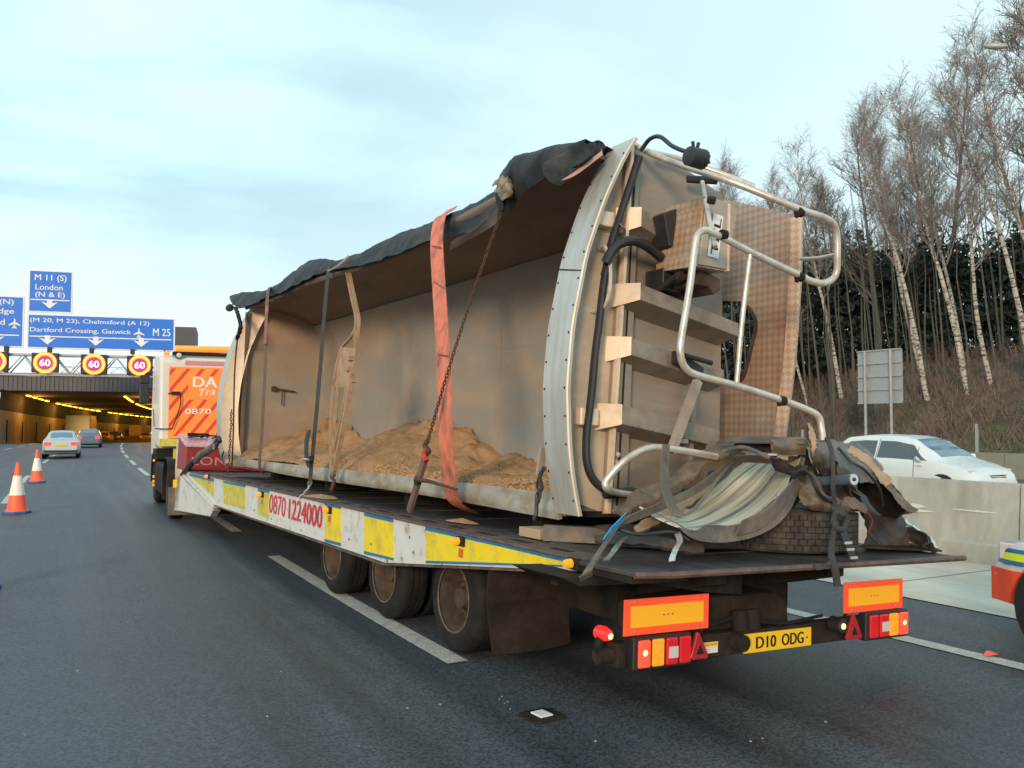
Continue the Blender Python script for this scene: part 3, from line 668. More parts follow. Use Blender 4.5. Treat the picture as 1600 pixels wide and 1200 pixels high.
# birches in front, as in the photograph from left to right
BI = [(36.5,32.0,2,13.5,'birch seen behind the bent rail loop, leftmost of the bright trunks'),(36.6,28.9,0,16,'bright birch whose foot stands just left of the grey sign back'),
      (35.8,30.2,2,11,'slim forked birch left of the sign back'),(36.2,24.0,1,17,'tall white birch rising directly right of the sign back'),
      (36.6,22.3,0,17.5,'white birch with a forked crown, second right of the sign back'),(37.4,21.8,2,16,'white birch leaning close behind the forked one'),
      (37.4,20.0,1,18,'thin white birch in the middle of the right hand group'),(36.6,18.4,0,19,'white birch with its foot low on the bank near the right edge'),
      (36.8,16.6,1,20,'tall birch at the right photo edge')]
for k, (x, y, pi, h, lab) in enumerate(BI): plant(x, y, pi, h*.76, lab, G_B, rz=[0,.3,-.3,.2,-.15,.4,.1,-.35,.25][k])
G_D = 'bare dark trees standing in the wood'
rnd = random.Random(5)
for k in range(21):
    dist = rnd.uniform(41, 62); a = rnd.uniform(.66, 1.13)            # spread over the wooded top of the bank
    if k < 8: a = .74+k*.04; dist = 47
    x = dist*math.sin(a); y = dist*math.cos(a)
    if x-rx(y) < 33: x = rx(y)+rnd.uniform(34, 40)
    pi = rnd.choice((3,4,5,0,1,2,6)); h = (rnd.uniform(9.5, 13.2) + max(0, (a-.85)*20))*dist/52
    plant(x, y, pi, h, 'bare leafless tree with a dark trunk among others on the wooded bank' if 2 < pi < 6 else 'pale thin birch among the dark trees deeper in the wood', G_D if 2 < pi < 6 else 'thin birches inside the wood', rz=rnd.uniform(0, 6.28) if 2 < pi < 6 else rnd.uniform(-.5, .5), sxy=.85)
# extra thin stems and the dark evergreen mass behind (nobody could count them)
mb = MB()
for k in range(300):
    a = rnd.uniform(.55, 1.2); dist = rnd.uniform(42, 60); x = dist*math.sin(a); y = dist*math.cos(a); z = hillz(x, y); h = rnd.uniform(5, 10.5); r_ = rnd.uniform(.02, .065)
    p = Vector((x, y, z-.2)); l = Vector((-rnd.uniform(0,.12), rnd.uniform(0,.08), 1)); mb.tube([p, p+l*h*.4, p+l*h*.75+Vector((rnd.uniform(-.3,.3), 0, 0)), p+l*h], [r_, r_*.8, r_*.5, .01], 4, cap=False)
solo('thicket_stems', mb, M_barkg, 'dense thin mossy stems filling the wood behind the birches', 'thicket', kind='stuff')
mb = MB()
for k in range(110000):
    a = rnd.uniform(.50, 1.25); dist = rnd.uniform(49, 60); x = dist*math.sin(a); y = dist*math.cos(a)
    top = 6.2+2.6*noise.noise(Vector((a*14, 0, 2)))+1.6*noise.noise(Vector((a*45, 0, 5)))+ (a-.8)*3; u = rnd.random()
    z = 5+u*top+ .8*noise.noise(Vector((x*.3, y*.3, u*4))); s = rnd.uniform(.10, .32)
    v = [Vector((rnd.uniform(-1,1), rnd.uniform(-1,1), rnd.uniform(-1,1)))*s for _ in range(3)]; c = Vector((x, y, z)); mb.add([c+q for q in v], [(0,1,2)])
solo('evergreen_thicket', mb, M_ever, 'dark evergreen mass closing the view behind the trunks', 'thicket', kind='stuff', smooth=0)
# brown scrub on the slope, brambles low down
mb = MB()
for k in range(30000):
    y = rnd.uniform(4, 62); off = 28.4+rnd.random()**1.1*15; x = rx(y)+off; z = hillz(x, y); h = rnd.uniform(.15, .95)*(.6+.9*max(0, noise.noise(Vector((x*.35, y*.35, 0)))+.3)); w = rnd.uniform(.008, .022)
    b = Vector((x, y, z)); l = Vector((rnd.uniform(-.6,.6), rnd.uniform(-.6,.6), 1))*h; q = Vector((rnd.uniform(-1,1), rnd.uniform(-1,1), 0)).normalized()*w
    m_ = b+l*.6; e_ = b+l+Vector((rnd.uniform(-.3,.3), rnd.uniform(-.3,.3), -.1))*h; mb.add([b-q, b+q, m_+q*.8, m_-q*.8, e_], [(0,1,2,3),(3,2,4)])
solo('scrub', mb, M_scrub, 'dead brown stalks and brambles covering the bank', 'scrub', kind='stuff', smooth=0)
mb = MB()
for k in range(15000):
    y = rnd.uniform(6, 40); off = 27.2+rnd.random()**1.5*4.5; x = rx(y)+off; c_ = noise.noise(Vector((x*.5, y*.5, 7)))
    if c_ < -.05: continue
    z = hillz(x, y)+rnd.random()*(.25+1.2*max(0, c_)); s = rnd.uniform(.03, .085); c = Vector((x, y, z)); v = [Vector((rnd.uniform(-1,1), rnd.uniform(-1,1), rnd.uniform(-.6,.6)))*s for _ in range(3)]
    mb.add([c+q for q in v], [(0,1,2)])
solo('bramble_bushes', mb, M_bramble, 'low green brambles at the foot of the bank behind the barrier', 'bushes', kind='stuff', smooth=0)

# ================================================================== CONES, STUD, LITTER
def cone(x, y, lab, rz):
    t = thing('traffic_cone', lab, 'traffic cone', (x, y, 0), group='orange traffic cones on the lane line', rotz=rz); BASE[t.name] = Vector((0,0,0))
    q = MB(); q.prism([(.26*math.cos(a)*(1.0 if i % 2 else 1.04)+0, .26*math.sin(a)) for i, a in enumerate([k*math.pi/4+math.pi/8 for k in range(8)])], 'z', 0, .05); part('base', q, M_coneb, t, 20, bevel=.01)
    q = MB(); q.lathe([(.05,.205),(.10,.175),(.36,.138),(.36,0.0)][:3], (0,0,0), 'z', 24); part('cone_body', q, M_cone, t)
    q = MB(); q.lathe([(.36,.140),(.74,.075)], (0,0,0), 'z', 24); part('reflective_sleeve', q, M_conew, t)
    q = MB(); q.lathe([(.74,.073),(.985,.035),(1.0,.025)], (0,0,0), 'z', 24); part('cone_tip', q, M_cone, t)
cone(.605, 19.94, 'nearer orange and white cone with a blue base at the left', .2)
cone(1.42, 30.2, 'farther orange and white cone beside the silver car', .5)
cx, cy, _ = (-0.02, 10.92, 0.0)
cone(cx-.02, cy, 'cone almost wholly outside the left photo edge, only its blue base showing', .1)
rs_ = (2.9, 4.47, 0.0)
t = thing('road_stud', 'white road stud set in a dark frame in the foreground asphalt', 'road stud', (rs_[0], rs_[1], .0), rotz=.05); BASE[t.name] = Vector((0,0,0))
q = MB(); q.prism([(-.085,-.11),(.085,-.11),(.115,-.08),(.115,.08),(.085,.11),(-.085,.11),(-.115,.08),(-.115,-.08)], 'z', 0, .012); part('stud_frame', q, M_black, t, 0, bevel=.004)
q = MB(); q.prism([(-.045,-.055),(.045,-.055),(.045,.055),(-.045,.055)], 'z', .012, .022); part('stud_insert', q, M_white, t, 0, bevel=.004)
rnd = random.Random(9); mb = MB()
for (u_, v_) in [(2.84, 4.87), (2.83, 4.79), (2.8, 4.67), (1.49, 5.3), (1.13, 8.44), (1.6, 8.19), (2.27, 5.01), (2.47, 4.97), (0.61, 6.96), (1.78, 4.56), (3.65, 3.52), (4.26, 3.52), (1.84, 6.21), (3.74, 3.52), (0.24, 5.69), (2.92, 3.96), (2.86, 4.8), (2.88, 4.91)]:
    s = rnd.uniform(.003, .0065); c = Vector((u_, v_, .004)); mb.hexa([c+Vector((a*s*rnd.uniform(.6,1.3), b*s*rnd.uniform(.6,1.3), h*s)) for h in (0,1) for a, b in ((-1,-1),(1,-1),(1,1),(-1,1))])
solo('road_grit', mb, M_conc, 'pale grit and stone chips scattered on the asphalt', 'grit', kind='stuff', smooth=0)
lf = (6.55, 3.88, 0.0)
mb = MB(); c = Vector(lf); mb.patch([[c+Vector((-.07,-.02,.012)), c+Vector((0,-.05,.02)), c+Vector((.07,-.02,.008))], [c+Vector((-.06,.02,.006)), c+Vector((0,.03,.03)), c+Vector((.06,.03,.02))]], .002, 4)
solo('orange_leaf', mb, M_cone, 'small orange scrap lying beside the right edge line', 'litter')

# ================================================================== LOW LOADER TRAILER (frame: x from its left wheel line, y forward, z up)
tl = thing('low_loader_trailer', 'long low loader trailer with white and yellow side beam, carrying the wrecked body', 'trailer', (0,0,0), tilt=True)
q = MB(); q.box((.06, 4.22, .90), (2.55, 15.9, .955)); part('deck_plate', q, M_deck, tl, 0, bevel=.004)
for k in range(13):          # cross ribs welded over the deck
    q = MB(); y = 4.9+k*.86; q.box((.12, y-.02, .956), (2.5, y+.02, .963)); part('deck_rib', q, M_deck, tl, 0)
q = MB(); q.box((-.17, 4.2, .942), (.058, 15.95, .962)); part('deck_edge_strip', q, M_deckedge, tl, 0, bevel=.008)
sl_ = MB(); sl_.box((-.035,-.10,0), (.02,.10,.004)); slm = sl_.mesh('strap_slot', smooth=0); slm.materials.append(M_black)
for k in range(24):
    o = bpy.data.objects.new('strap_slot', slm); COL.objects.link(o); o.parent = tl; o.location = (-.03, 4.55+k*.47, .9615)
q = MB(); q.prism([(-.15,3.70),(.02,3.64),(2.62,3.64),(2.66,4.215),(-.17,4.215)], 'z', .922, .948); part('tail_plate', q, M_deck, tl, 0, bevel=.006)
q = MB(); q.tube([(-.16,3.685,.936),(.05,3.63,.936),(2.2,3.60,.936),(2.66,3.60,.936)], .019, 8); part('tail_edge_bar', q, M_deckedge, tl)
q = MB(); q.box((1.55,3.75,.895),(1.95,3.83,.92)); part('tail_bracket', q, M_black, tl, 0)
q = MB(); q.prism([(-.15,3.72),(-.15,4.2),(.25,4.2),(.25,3.72)], 'z', .885, .921); part('tail_gusset', q, M_black, tl, 0)
# painted side beam: tapering rear, straight middle, rising front
side = [(4.22,.940),(4.22,.885),(7.05,.555),(13.55,.545),(15.9,.90),(15.9,.940)]
q = MB(); q.prism(side, 'x', -.148, -.10); part('side_beam', q, M_wpaint, tl, 0, bevel=.004)
q = MB(); q.prism([(4.25,.865),(7.05,.535),(7.05,.551),(4.25,.88)], 'x', -.158, -.03); q.box((-.158,7.06,.53),(-.03,13.5,.549)); part('beam_bottom_flange', q, M_deckedge, tl, 0)
q = MB(); q.hexa([(-.19,13.5,.50),(-.08,13.5,.50),(-.08,16.0,.87),(-.19,16.0,.87),(-.19,13.5,.56),(-.08,13.5,.56),(-.08,16.0,.93),(-.19,16.0,.93)]); part('front_brace', q, M_wpaint, tl, 0, bevel=.008)
def panel(name, px, m, off=0.0):
    q = MB(); q.prism(px, 'x', -.1535-off, -.1485); return part(name, q, m, tl, 0)
panel('yellow_panel', [(15.45, 0.89), (13.63, 0.89), (13.57, 0.66)], M_yeld)
panel('yellow_panel', [(13.02, 0.91), (11.8, 0.92), (11.73, 0.63), (12.95, 0.61)], M_yeld)
panel('yellow_panel', [(11.16, 0.91), (10.67, 0.91), (10.61, 0.61), (11.1, 0.61)], M_yeld)
panel('yellow_panel', [(8.64, 0.92), (8.18, 0.92), (8.13, 0.6), (8.59, 0.59)], M_yel)
panel('yellow_panel', [(7.56, 0.91), (6.9, 0.91), (6.87, 0.62), (7.52, 0.59)], M_yel)
panel('yellow_panel', [(6.27, 0.92), (4.28, 0.92), (4.28, 0.91), (6.24, 0.67)], M_yel)
for px in ([(13.03, 0.93), (11.8, 0.94), (11.79, 0.91), (13.02, 0.9)], [(11.17, 0.94), (10.67, 0.94), (10.67, 0.91), (11.16, 0.9)], [(8.65, 0.95), (8.18, 0.95), (8.18, 0.92), (8.64, 0.92)], [(7.56, 0.95), (6.91, 0.94), (6.9, 0.91), (7.56, 0.91)],
           [(6.27, 0.95), (5.12, 0.95), (4.28, 0.95), (4.28, 0.92), (5.12, 0.92), (6.27, 0.91)], [(8.59, 0.59), (8.13, 0.6), (8.13, 0.57), (8.59, 0.56)], [(7.52, 0.6), (6.87, 0.62), (6.87, 0.6), (7.52, 0.57)], [(6.24, 0.68), (4.28, 0.91), (4.28, 0.9), (6.24, 0.66)], [(15.46, 0.93), (13.64, 0.93), (13.63, 0.88), (15.44, 0.88)]):
    panel('blue_stripe', px, M_blue, .0012)
text('phone_number', '0870', (-0.15, 10.63, 0.68), (0, -.66, 0), (0,0,.225), M_redt, tl, .001, .03)
text('phone_number', '1224000', (-.1545, (-0.15, 10.63, 0.68)[1]-.80, (-0.15, 10.63, 0.68)[2]), (0, -1.13, 0), (0,0,.225), M_redt, tl, .001, .03)
rnd = random.Random(3)
for (y, z) in [(6.56, 0.83), (6.48, 0.71), (11.29, 0.65), (10.5, 0.62), (9.36, 0.6), (7.91, 0.66), (6.69, 0.64), (5.96, 0.7), (6.99, 0.58), (7.36, 0.68)]:
    q = MB(); q.prism([(y+rnd.uniform(.006,.014)*math.cos(a)*rnd.uniform(.5,1.3), z+rnd.uniform(.006,.02)*math.sin(a)) for a in [k*.9 for k in range(7)]], 'x', -.1548, -.1536); part('paint_chip', q, M_chip, tl, 0)
def marker(u):
    y, z = u; q = MB(); q.box((-.175, y-.055, z-.02), (-.149, y+.055, z+.05)); b = part('marker_lamp', q, M_black, tl, 0, bevel=.005)
    q = MB(); q.lathe([(-.05,.0),(-.045,.022),(-.02,.028),(0,.028)], (-.175, y+.012, z+.015), 'x', 12); part('lamp_lens', q, M_amber, b)
    q = MB(); q.box((-.160, y-.035, z-.10), (-.1495, y+.03, z-.04)); part('side_reflector', q, M_amberd, tl, 0)
for u in [(13.96, 0.93), (10.93, 0.86), (8.47, 0.87), (5.66, 0.88), (4.24, 0.91)]: marker(u)
# gooseneck down to the tractor
q = MB(); q.prism([(16.62, 0.82), (16.33, 0.83), (13.63, 0.46), (13.9, 0.34), (16.79, 0.2)], 'x', -.13, -.02); part('gooseneck_side', q, M_wpaint, tl, 0, bevel=.01)
q = MB(); q.box((-.13,16.35,.22),(-.02,16.9,1.45)); part('gooseneck_post', q, M_cream, tl, 0, bevel=.02)
q = MB(); q.box((-.02,14.2,.35),(2.5,16.4,.88)); part('gooseneck_core', q, M_black, tl, 0)
q = MB(); q.box((-.02,16.4,.95),(2.45,16.9,1.32)); part('headboard_box', q, M_wpaint, tl, 0, bevel=.02)
q = MB(); q.box((-.15,16.95,1.12),(.5,17.05,1.3)); part('rear_facing_reflector', q, M_yeld, tl, 0)
# red tool locker with worn lettering, chequer lid
q = MB(); q.prism([(15.6,.965),(15.6,1.36),(16.34,1.53),(16.34,.965)], 'x', -.20, 1.95); part('tool_locker', q, M_redbox, tl, 0, bevel=.012)
q = MB(); q.hexa([(-.215,15.57,1.362),(1.97,15.57,1.362),(1.97,16.34,1.545),(-.215,16.34,1.545),(-.215,15.57,1.385),(1.97,15.57,1.385),(1.97,16.34,1.57),(-.215,16.34,1.57)]); part('locker_lid', q, M_cheqr, tl, 0)
text('locker_lettering', 'LONDON', (-.10,15.597,1.06), (1.25,0,0), (0,0,.14), M_pink, tl, .001)
for k in range(3):
    q = MB(); x_ = -.1+k*.2; q.tube(cat([(x_,16.0,1.52),(x_+.1,15.9+.1*k,1.54+.02*(k%2)),(x_+.3,16.05,1.56),(x_+.34,16.1,1.53)],4), .014, 6); part('coiled_hose', q, M_cable, tl)
q = MB(); q.box((-.1,16.0,1.54),(.25,16.1,1.60)); part('lashing_bar', q, M_black, tl, 0)
q = MB(); q.box((.34,15.8,1.50),(.56,15.9,1.62)); part('socket_box', q, M_black, tl, 0, bevel=.02)
# under-frame
for x0, x1 in ((.62,.78),(1.70,1.86)):
    q = MB(); q.prism([(3.95,.80),(3.95,.895),(15.8,.895),(15.8,.40),(8.5,.40),(5.4,.45)], 'x', x0, x1); part('chassis_rail', q, M_cham, tl, 0, bevel=.01)
for k in range(12):
    q = MB(); y = 4.6+k*.95; q.box((-.05,y-.04,.74),(2.5,y+.04,.898)); part('cross_member', q, M_black, tl, 0)
q = MB(); q.box((.45,4.6,.48),(2.05,10.0,.895)); part('belly_pan', q, M_black, tl, 0)
q = MB(); q.prism([(-0.37, 0.88), (1.01, 0.86), (1.01, 0.71), (0.71, 0.74), (0.23, 0.82), (-0.26, 0.83)], 'y', 4.05, 4.6); part('tail_crossbeam', q, M_black, tl, 0)
q = MB(); q.prism([(0.36, 0.64), (0.87, 0.7), (1.41, 0.69), (1.52, 0.62), (1.53, 0.45), (1.2, 0.42), (0.36, 0.45)], 'y', 4.12, 4.5); part('ramp_hinge_housing', q, M_cham, tl, 0, bevel=.03)
for x_ in (.95, 1.06): 
    q = MB(); q.tube([(x_,4.0,.50),(x_,4.02,.62)], .05, 12); part('hydraulic_valve', q, M_cham, tl)
q = MB(); q.lathe([(-.05,.02),(-.045,.05),(.03,.055),(.06,.02)], (.87,3.93,.45), 'y', 16); part('tow_ball_cover', q, M_cham, tl)
q = MB(); q.lathe([(-.06,.02),(-.055,.048),(.03,.052),(.06,.02)], (1.72,3.9,.50), 'y', 16); w_ = part('work_lamp', q, M_trim, tl)
q = MB(); q.lathe([(-.006,.018),(0,.020)], (1.71,3.835,.50), 'y', 12); part('lamp_glass', q, M_hot, w_)
q = MB(); q.tube(cat([(.5,4.05,.62),(.7,4.0,.56),(.95,4.02,.58),(1.3,4.0,.52),(1.7,4.0,.54)],5), .012, 6); part('air_hose', q, M_cable, tl)
M_nut = mat('worn_rim_steel', (.20,.14,.105), .6, .3, var=.3, vs=12, dirt=(.06,.045,.035), damt=.5, ds=9)
# wheels
def wheel(x, y, z, r, flip=1, par=tl, w=.29, rim_m=M_rust, inner=True):
    h = MB(); h.lathe([(.16*flip,.10),(.135*flip,.105),(.11*flip,.085),(.06*flip,.08),(.055*flip,.0)], (x,y,z), 'x', 20); hub = part('wheel', h, rim_m, par)
    q = MB(); c = [(.035,.55*r),(.012,.60*r),(-.004,.72*r),(.0,.84*r),(.018,.93*r),(.045,.985*r),(.075,r),(w*.38,r),(w*.39,r-.012),(w*.42,r-.012),(w*.43,r),(w*.57,r),(w*.58,r-.012),(w*.61,r-.012),(w*.62,r),(w-.075,r),(w-.045,.985*r),(w,.84*r),(w-.01,.66*r),(w-.035,.55*r)]
    q.lathe([(a*flip, b) for a, b in c], (x,y,z), 'x', 44, closed=True); part('tyre', q, M_tyre, hub)
    q = MB(); q.lathe([(a*flip, b) for a, b in [(.035,.60*r),(.015,.60*r),(.012,.57*r),(.035,.55*r),(.06,.52*r),(.15,.50*r),(.185,.45*r),(.19,.36*r),(.175,.27*r),(.14,.25*r),(.135,.0)]], (x,y,z), 'x', 36, cap=False); rr = part('rim', q, rim_m, hub)
    q = MB()
    for k in range(10):
        a = k*.6283; c_ = (x+.185*flip, y+.33*r*math.cos(a), z+.33*r*math.sin(a)); q.tube([c_, (c_[0]-.045*flip, c_[1], c_[2])], .015, 6)
    part('wheel_nuts', q, M_nut if rim_m is M_rust else rim_m, hub)
    if r > .4:
        for k in range(8):
            a = k*.7854+.2; q = MB(); q.lathe([(-.004*flip, .034), (0, .036)], (x+.186*flip, y+.415*r*math.cos(a), z+.415*r*math.sin(a)), 'x', 12); part('hand_hole', q, M_black, hub)
        q = MB(); q.lathe([(.004*flip,.60*r),(-.002*flip,.625*r),(.004*flip,.645*r)], (x,y,z), 'x', 36, cap=False); part('rim_edge', q, M_nut, hub)
    return hub
for y in (6.06, 7.42, 8.79):
    wheel(0.0, y, .41, .41); wheel(2.52, y, .515, .41, -1)
    q = MB(); q.tube([(.3,y,.41),(2.2,y,.5)], .07, 10); part('axle', q, M_black, tl)
    q = MB(); q.lathe([(.33,.23),(.33,.41),(.62,.41),(.62,.23)], (0,y,.42), 'x', 24, closed=True); part('inner_tyre', q, M_tyre, tl)
# mud flap
q = MB(); q.patch([[(-.10,5.33,.86),(.2,5.32,.86),(.56,5.33,.86)], [(-.11,5.33,.5),(.2,5.30,.5),(.56,5.32,.5)], [(-.09,5.26,.17),(.25,5.24,.17),(.56,5.27,.19)]], .012, 6); part('mud_flap', q, M_cham, tl)
q = MB(); q.box((-.10,5.28,.50),(.56,5.298,.512)); part('flap_rib', q, M_cham, tl, 0)
# rear lamp bar
q = MB(); q.box((-.02,3.99,.36),(2.5,4.09,.50)); bar = part('lamp_bar', q, M_cham, tl, 0, bevel=.01)
q = MB(); q.cyl((-.12,4.05,.43),(0,4.05,.43),.045,16); part('bar_end', q, M_cham, tl)
def tail_lamp(x0, x1, order):
    q = MB(); q.box((x0,3.935,.352),(x1,4.0,.54)); h = part('tail_lamp', q, M_trim, tl, 0, bevel=.012)
    n = 4; w = (x1-x0-.03)/n
    for k in range(n):
        a = x0+.03+k*w; q = MB(); m_ = order[k]
        q.box((a,3.918,.37),(a+w-.016,3.94,.525)); part('lens', q, {'b': M_lredb, 'a': M_lamb, 'r': M_lred, 'c': M_lred}[m_], h, 0, bevel=.012)
        if m_ == 'b': q = MB(); q.lathe([(-.003,.0),(-.002,.016),(0,.018)], (a+w*.4,3.915,.455), 'y', 12); part('bulb_glow', q, M_hot, h)
        if m_ == 'c': q = MB(); q.box((a+.012,3.914,.41),(a+w-.02,3.9175,.475)); part('reversing_lens', q, M_lclr, h, 0)
        if m_ == 'a': q = MB(); q.lathe([(-.003,.03),(0,.034)], (a+w*.45,3.917,.44), 'y', 16); part('lens_ring', q, M_lamb, h)
tail_lamp(.05, .49, 'bacr'); tail_lamp(2.07, 2.53, 'rcab')
def triangle(xa, za, xb, xc, zb):
    q = MB(); q.prism([(xa-.008,za),(xa+.008,za),(xc,zb+.012),(xc-.01,zb),(xb+.01,zb),(xb,zb+.012)], 'y', 3.908, 3.93); t_ = part('triangle_reflector', q, M_tri, tl, 0, bevel=.004)
    m_ = (xb+xc)/2; q = MB(); q.prism([(m_-.03,zb+.03),(m_+.03,zb+.03),(m_,zb+.085)], 'y', 3.9055, 3.9085); part('triangle_centre', q, M_black, t_, 0)
triangle(.515,.54,.46,.60,.385); triangle(1.91,.55,1.835,2.0,.385)
def board(x0, x1, z0, z1):
    q = MB(); q.box((x0,3.968,z0),(x1,3.98,z1)); b = part('marker_board', q, M_bred, tl, 0, bevel=.003)
    q = MB(); q.box((x0+.045,3.9655,z0+.045),(x1-.045,3.9685,z1-.04)); part('amber_field', q, M_byel, b, 0)
    for x_, z_ in ((x0+.08,z1-.018),(x1-.08,z1-.018),(x0+.08,z0+.02),(x1-.08,z0+.02)): q = MB(); q.lathe([(-.004,.004),(0,.007)], (x_,3.967,z_), 'y', 8); part('rivet', q, M_chrome, b)
    text('small_print', '- - -', ((x0+x1)/2-.04,3.965,(z0+z1)/2), (.08,0,0), (0,0,.006), M_ink, b, .0005)
    for x_ in (x0+.03, x1-.05): q = MB(); q.box((x_,3.982,z0-.18),(x_+.02,4.0,z1-.02)); part('board_bracket', q, M_black, tl, 0)
board(.005,.65,.545,.75); board(1.885,2.515,.545,.75)
# number plate
pn = MB(); pn.box((.955,3.968,.362),(1.565,3.985,.482)); npl = part('number_plate', pn, M_num, tl, 0, bevel=.006)
text('registration', 'D10', (1.055,3.9675,.386), (.175,0,0), (0,0,.074), M_ink, npl, .001, .035); text('registration', 'ODG', (1.285,3.9675,.386), (.20,0,0), (0,0,.074), M_ink, npl, .001, .035)
for x_ in (1.0, 1.52): q = MB(); q.lathe([(-.004,.004),(0,.008)], (x_,3.968,.42), 'y', 8); part('plate_screw', q, M_ink, npl)
q = MB(); q.box((.60,3.984,.39),(.745,3.9885,.455)); stk = part('caution_sticker', q, M_white, tl, 0)
q = MB(); q.box((.601,3.9815,.43),(.744,3.984,.454)); part('sticker_header', q, M_num, stk, 0)
text('sticker_text', '\u25b2 CAUTION', (.61,3.981,.434), (.12,0,0), (0,0,.015), M_ink, stk, .0003)
for k in range(3): text('sticker_text', 'cab ramp lock in use', (.61,3.983,.42-k*.011), (.12,0,0), (0,0,.006), M_ink, stk, .0003)
# side lamp on rubber stalk, glowing red
q = MB(); q.tube(cat([(.05,4.08,.42),(-.06,4.06,.42),(-.11,4.05,.48),(-.09,4.05,.55)],5), .026, 8); st_ = part('lamp_stalk', q, M_tyre, tl)
q = MB(); q.lathe([(-.05,.0),(-.045,.03),(.0,.042),(.05,.04)], (-.08,4.04,.555), 'y', 16); part('stalk_lamp', q, mat('stalk_red', (.7,.02,.02), .2, var=0, emit=(1,.03,.02), es=.8), st_)
q = MB(); q.lathe([(-.008,.0),(-.004,.014),(0,.018)], (-.075,3.985,.55), 'y', 12); part('bulb_glow', q, M_hot, st_)

# ================================================================== TRACTOR UNIT
TF = Matrix.Translation((2.98,17.4,0)) @ Matrix.Rotation(-R(5), 4, 'Z')
tk = thing('recovery_truck', 'white and orange heavy truck cab pulling the low loader, seen from behind', 'truck', (2.98,17.4,0), rotz=-R(5)); BASE[tk.name] = Vector((0,0,0))
q = MB()
pr_ = [(2.92,1.22),(2.92,3.10),(3.02,3.25),(3.3,3.30),(4.6,3.36),(4.95,3.1),(5.2,2.2),(5.25,1.0),(4.4,.95),(4.3,1.25)]
q.prism(pr_, 'x', .03, 2.48); cabo_ = part('cab_shell', q, M_cabw, tk, 30, bevel=.09); cabo_.modifiers[0].segments = 3
q = MB(); q.box((.22,2.885,1.45),(2.30,2.915,3.02)); pnl = part('rear_panel', q, M_cabo, tk, 0, bevel=.01)
for k in range(11):     # chevron stripes, leaning up to the right
    a = -1.1+k*.30; q = MB(); pts = []
    for (s, z) in ((a,1.5),(a+.09,1.5),(a+1.25,2.98),(a+1.16,2.98)): pts.append((s+.22, z))
    # clip to panel
    def clip(P, f, g):
        out = []
        for i in range(len(P)):
            A, B = P[i], P[(i+1) % len(P)]; fa, fb = f(A), f(B)
            if fa >= 0: out.append(A)
            if fa*fb < 0: t = fa/(fa-fb); out.append((A[0]+(B[0]-A[0])*t, A[1]+(B[1]-A[1])*t))
        return out
    pts = clip(pts, lambda p: p[0]-.235, 0); pts = clip(pts, lambda p: 2.285-p[0], 0)
    if len(pts) > 2: q.prism(pts, 'y', 2.8825, 2.8845); part('chevron_stripe', q, M_cabr, pnl, 0)
q = MB(); q.box((.62,2.878,2.30),(1.9,2.882,2.82)); part('logo_field', q, M_cabo, pnl, 0)
text('logo_lettering', 'DA', (.72,2.8775,2.58), (.50,0,0), (0,0,.22), M_white, pnl, .001, .03)
text('logo_script', 'Tra', (.80,2.8775,2.38), (.38,0,.04), (.05,0,.15), M_white, pnl, .001)
text('phone_lettering', '0870 1', (.56,2.8775,1.98), (.72,0,0), (0,0,.12), M_white, pnl, .001, .02)
q = MB(); q.box((.55,2.895,3.07),(1.8,2.915,3.16)); part('roof_lettering_strip', q, M_pink, tk, 0)
q = MB(); q.tube([(.35,3.05,3.42),(2.1,3.05,3.46)], .075, 14); bc = part('beacon_bar', q, mat('beacon_amber', (.85,.28,.05), .3, var=.1, emit=(1,.28,.04), es=.5), tk)
q = MB(); q.lathe([(-.02,.03),(0,.06),(.15,.06),(.17,.03)], (.72,3.05,3.44), 'x', 12); part('lit_beacon', q, mat('lit_beacon_glow', (1,.6,.2), .3, var=0, emit=(1,.62,.25), es=4), bc)
q = MB(); q.box((.3,3.0,3.28),(2.2,3.15,3.36)); part('beacon_base', q, M_black, tk, 0)
q = MB(); q.lathe([(-.05,.03),(-.045,.07),(.02,.075),(.04,.05)], (.42,2.95,3.27), 'y', 16); part('roof_work_lamp', q, M_black, tk)
q = MB(); q.lathe([(-.01,.03),(0,.055)], (.42,2.9,3.27), 'y', 16); part('lamp_glass', q, M_lclr, tk)
q = MB(); q.lathe([(0,.055),(.05,.06),(.10,.03)], (.18,3.05,3.28), 'z', 14); part('small_beacon', q, bpy.data.materials['beacon_amber'], tk)
q = MB(); q.tube(cat([(.20,2.86,2.42),(.42,2.83,2.43),(.46,2.83,2.2),(.33,2.83,1.75),(.25,2.83,1.66),(-.05,2.86,1.66)],5), .012, 6); part('grab_wire', q, M_black, tk)
q = MB(); q.box((.27,2.82,2.40),(.45,2.88,2.47)); part('wire_socket', q, M_black, tk, 0)
q = MB(); q.tube([(-.02,3.8,2.1),(.0,3.8,1.7)], .01, 6); part('seam', q, M_black, tk)
q = MB(); q.box((.0,2.94,1.0),(2.4,4.0,1.21)); part('cab_floor', q, M_black, tk, 0)
q = MB(); q.box((.05,2.7,1.28),(.55,2.9,1.44)); part('yellow_marker', q, M_yeld, tk, 0)
# mirrors
for z0, z1 in ((2.25,2.68),(2.72,2.93)):
    q = MB(); q.box((-.26,4.95,z0),(-.04,5.08,z1)); part('mirror', q, M_trim, tk, 0, bevel=.03)
q = MB(); q.tube(cat([(.05,5.0,3.0),(-.1,5.02,2.98),(-.16,5.02,2.9)],4), .02, 6); q.tube([(.05,5.0,2.6),(-.1,5.02,2.6)], .02, 6); part('mirror_arm', q, M_trim, tk)
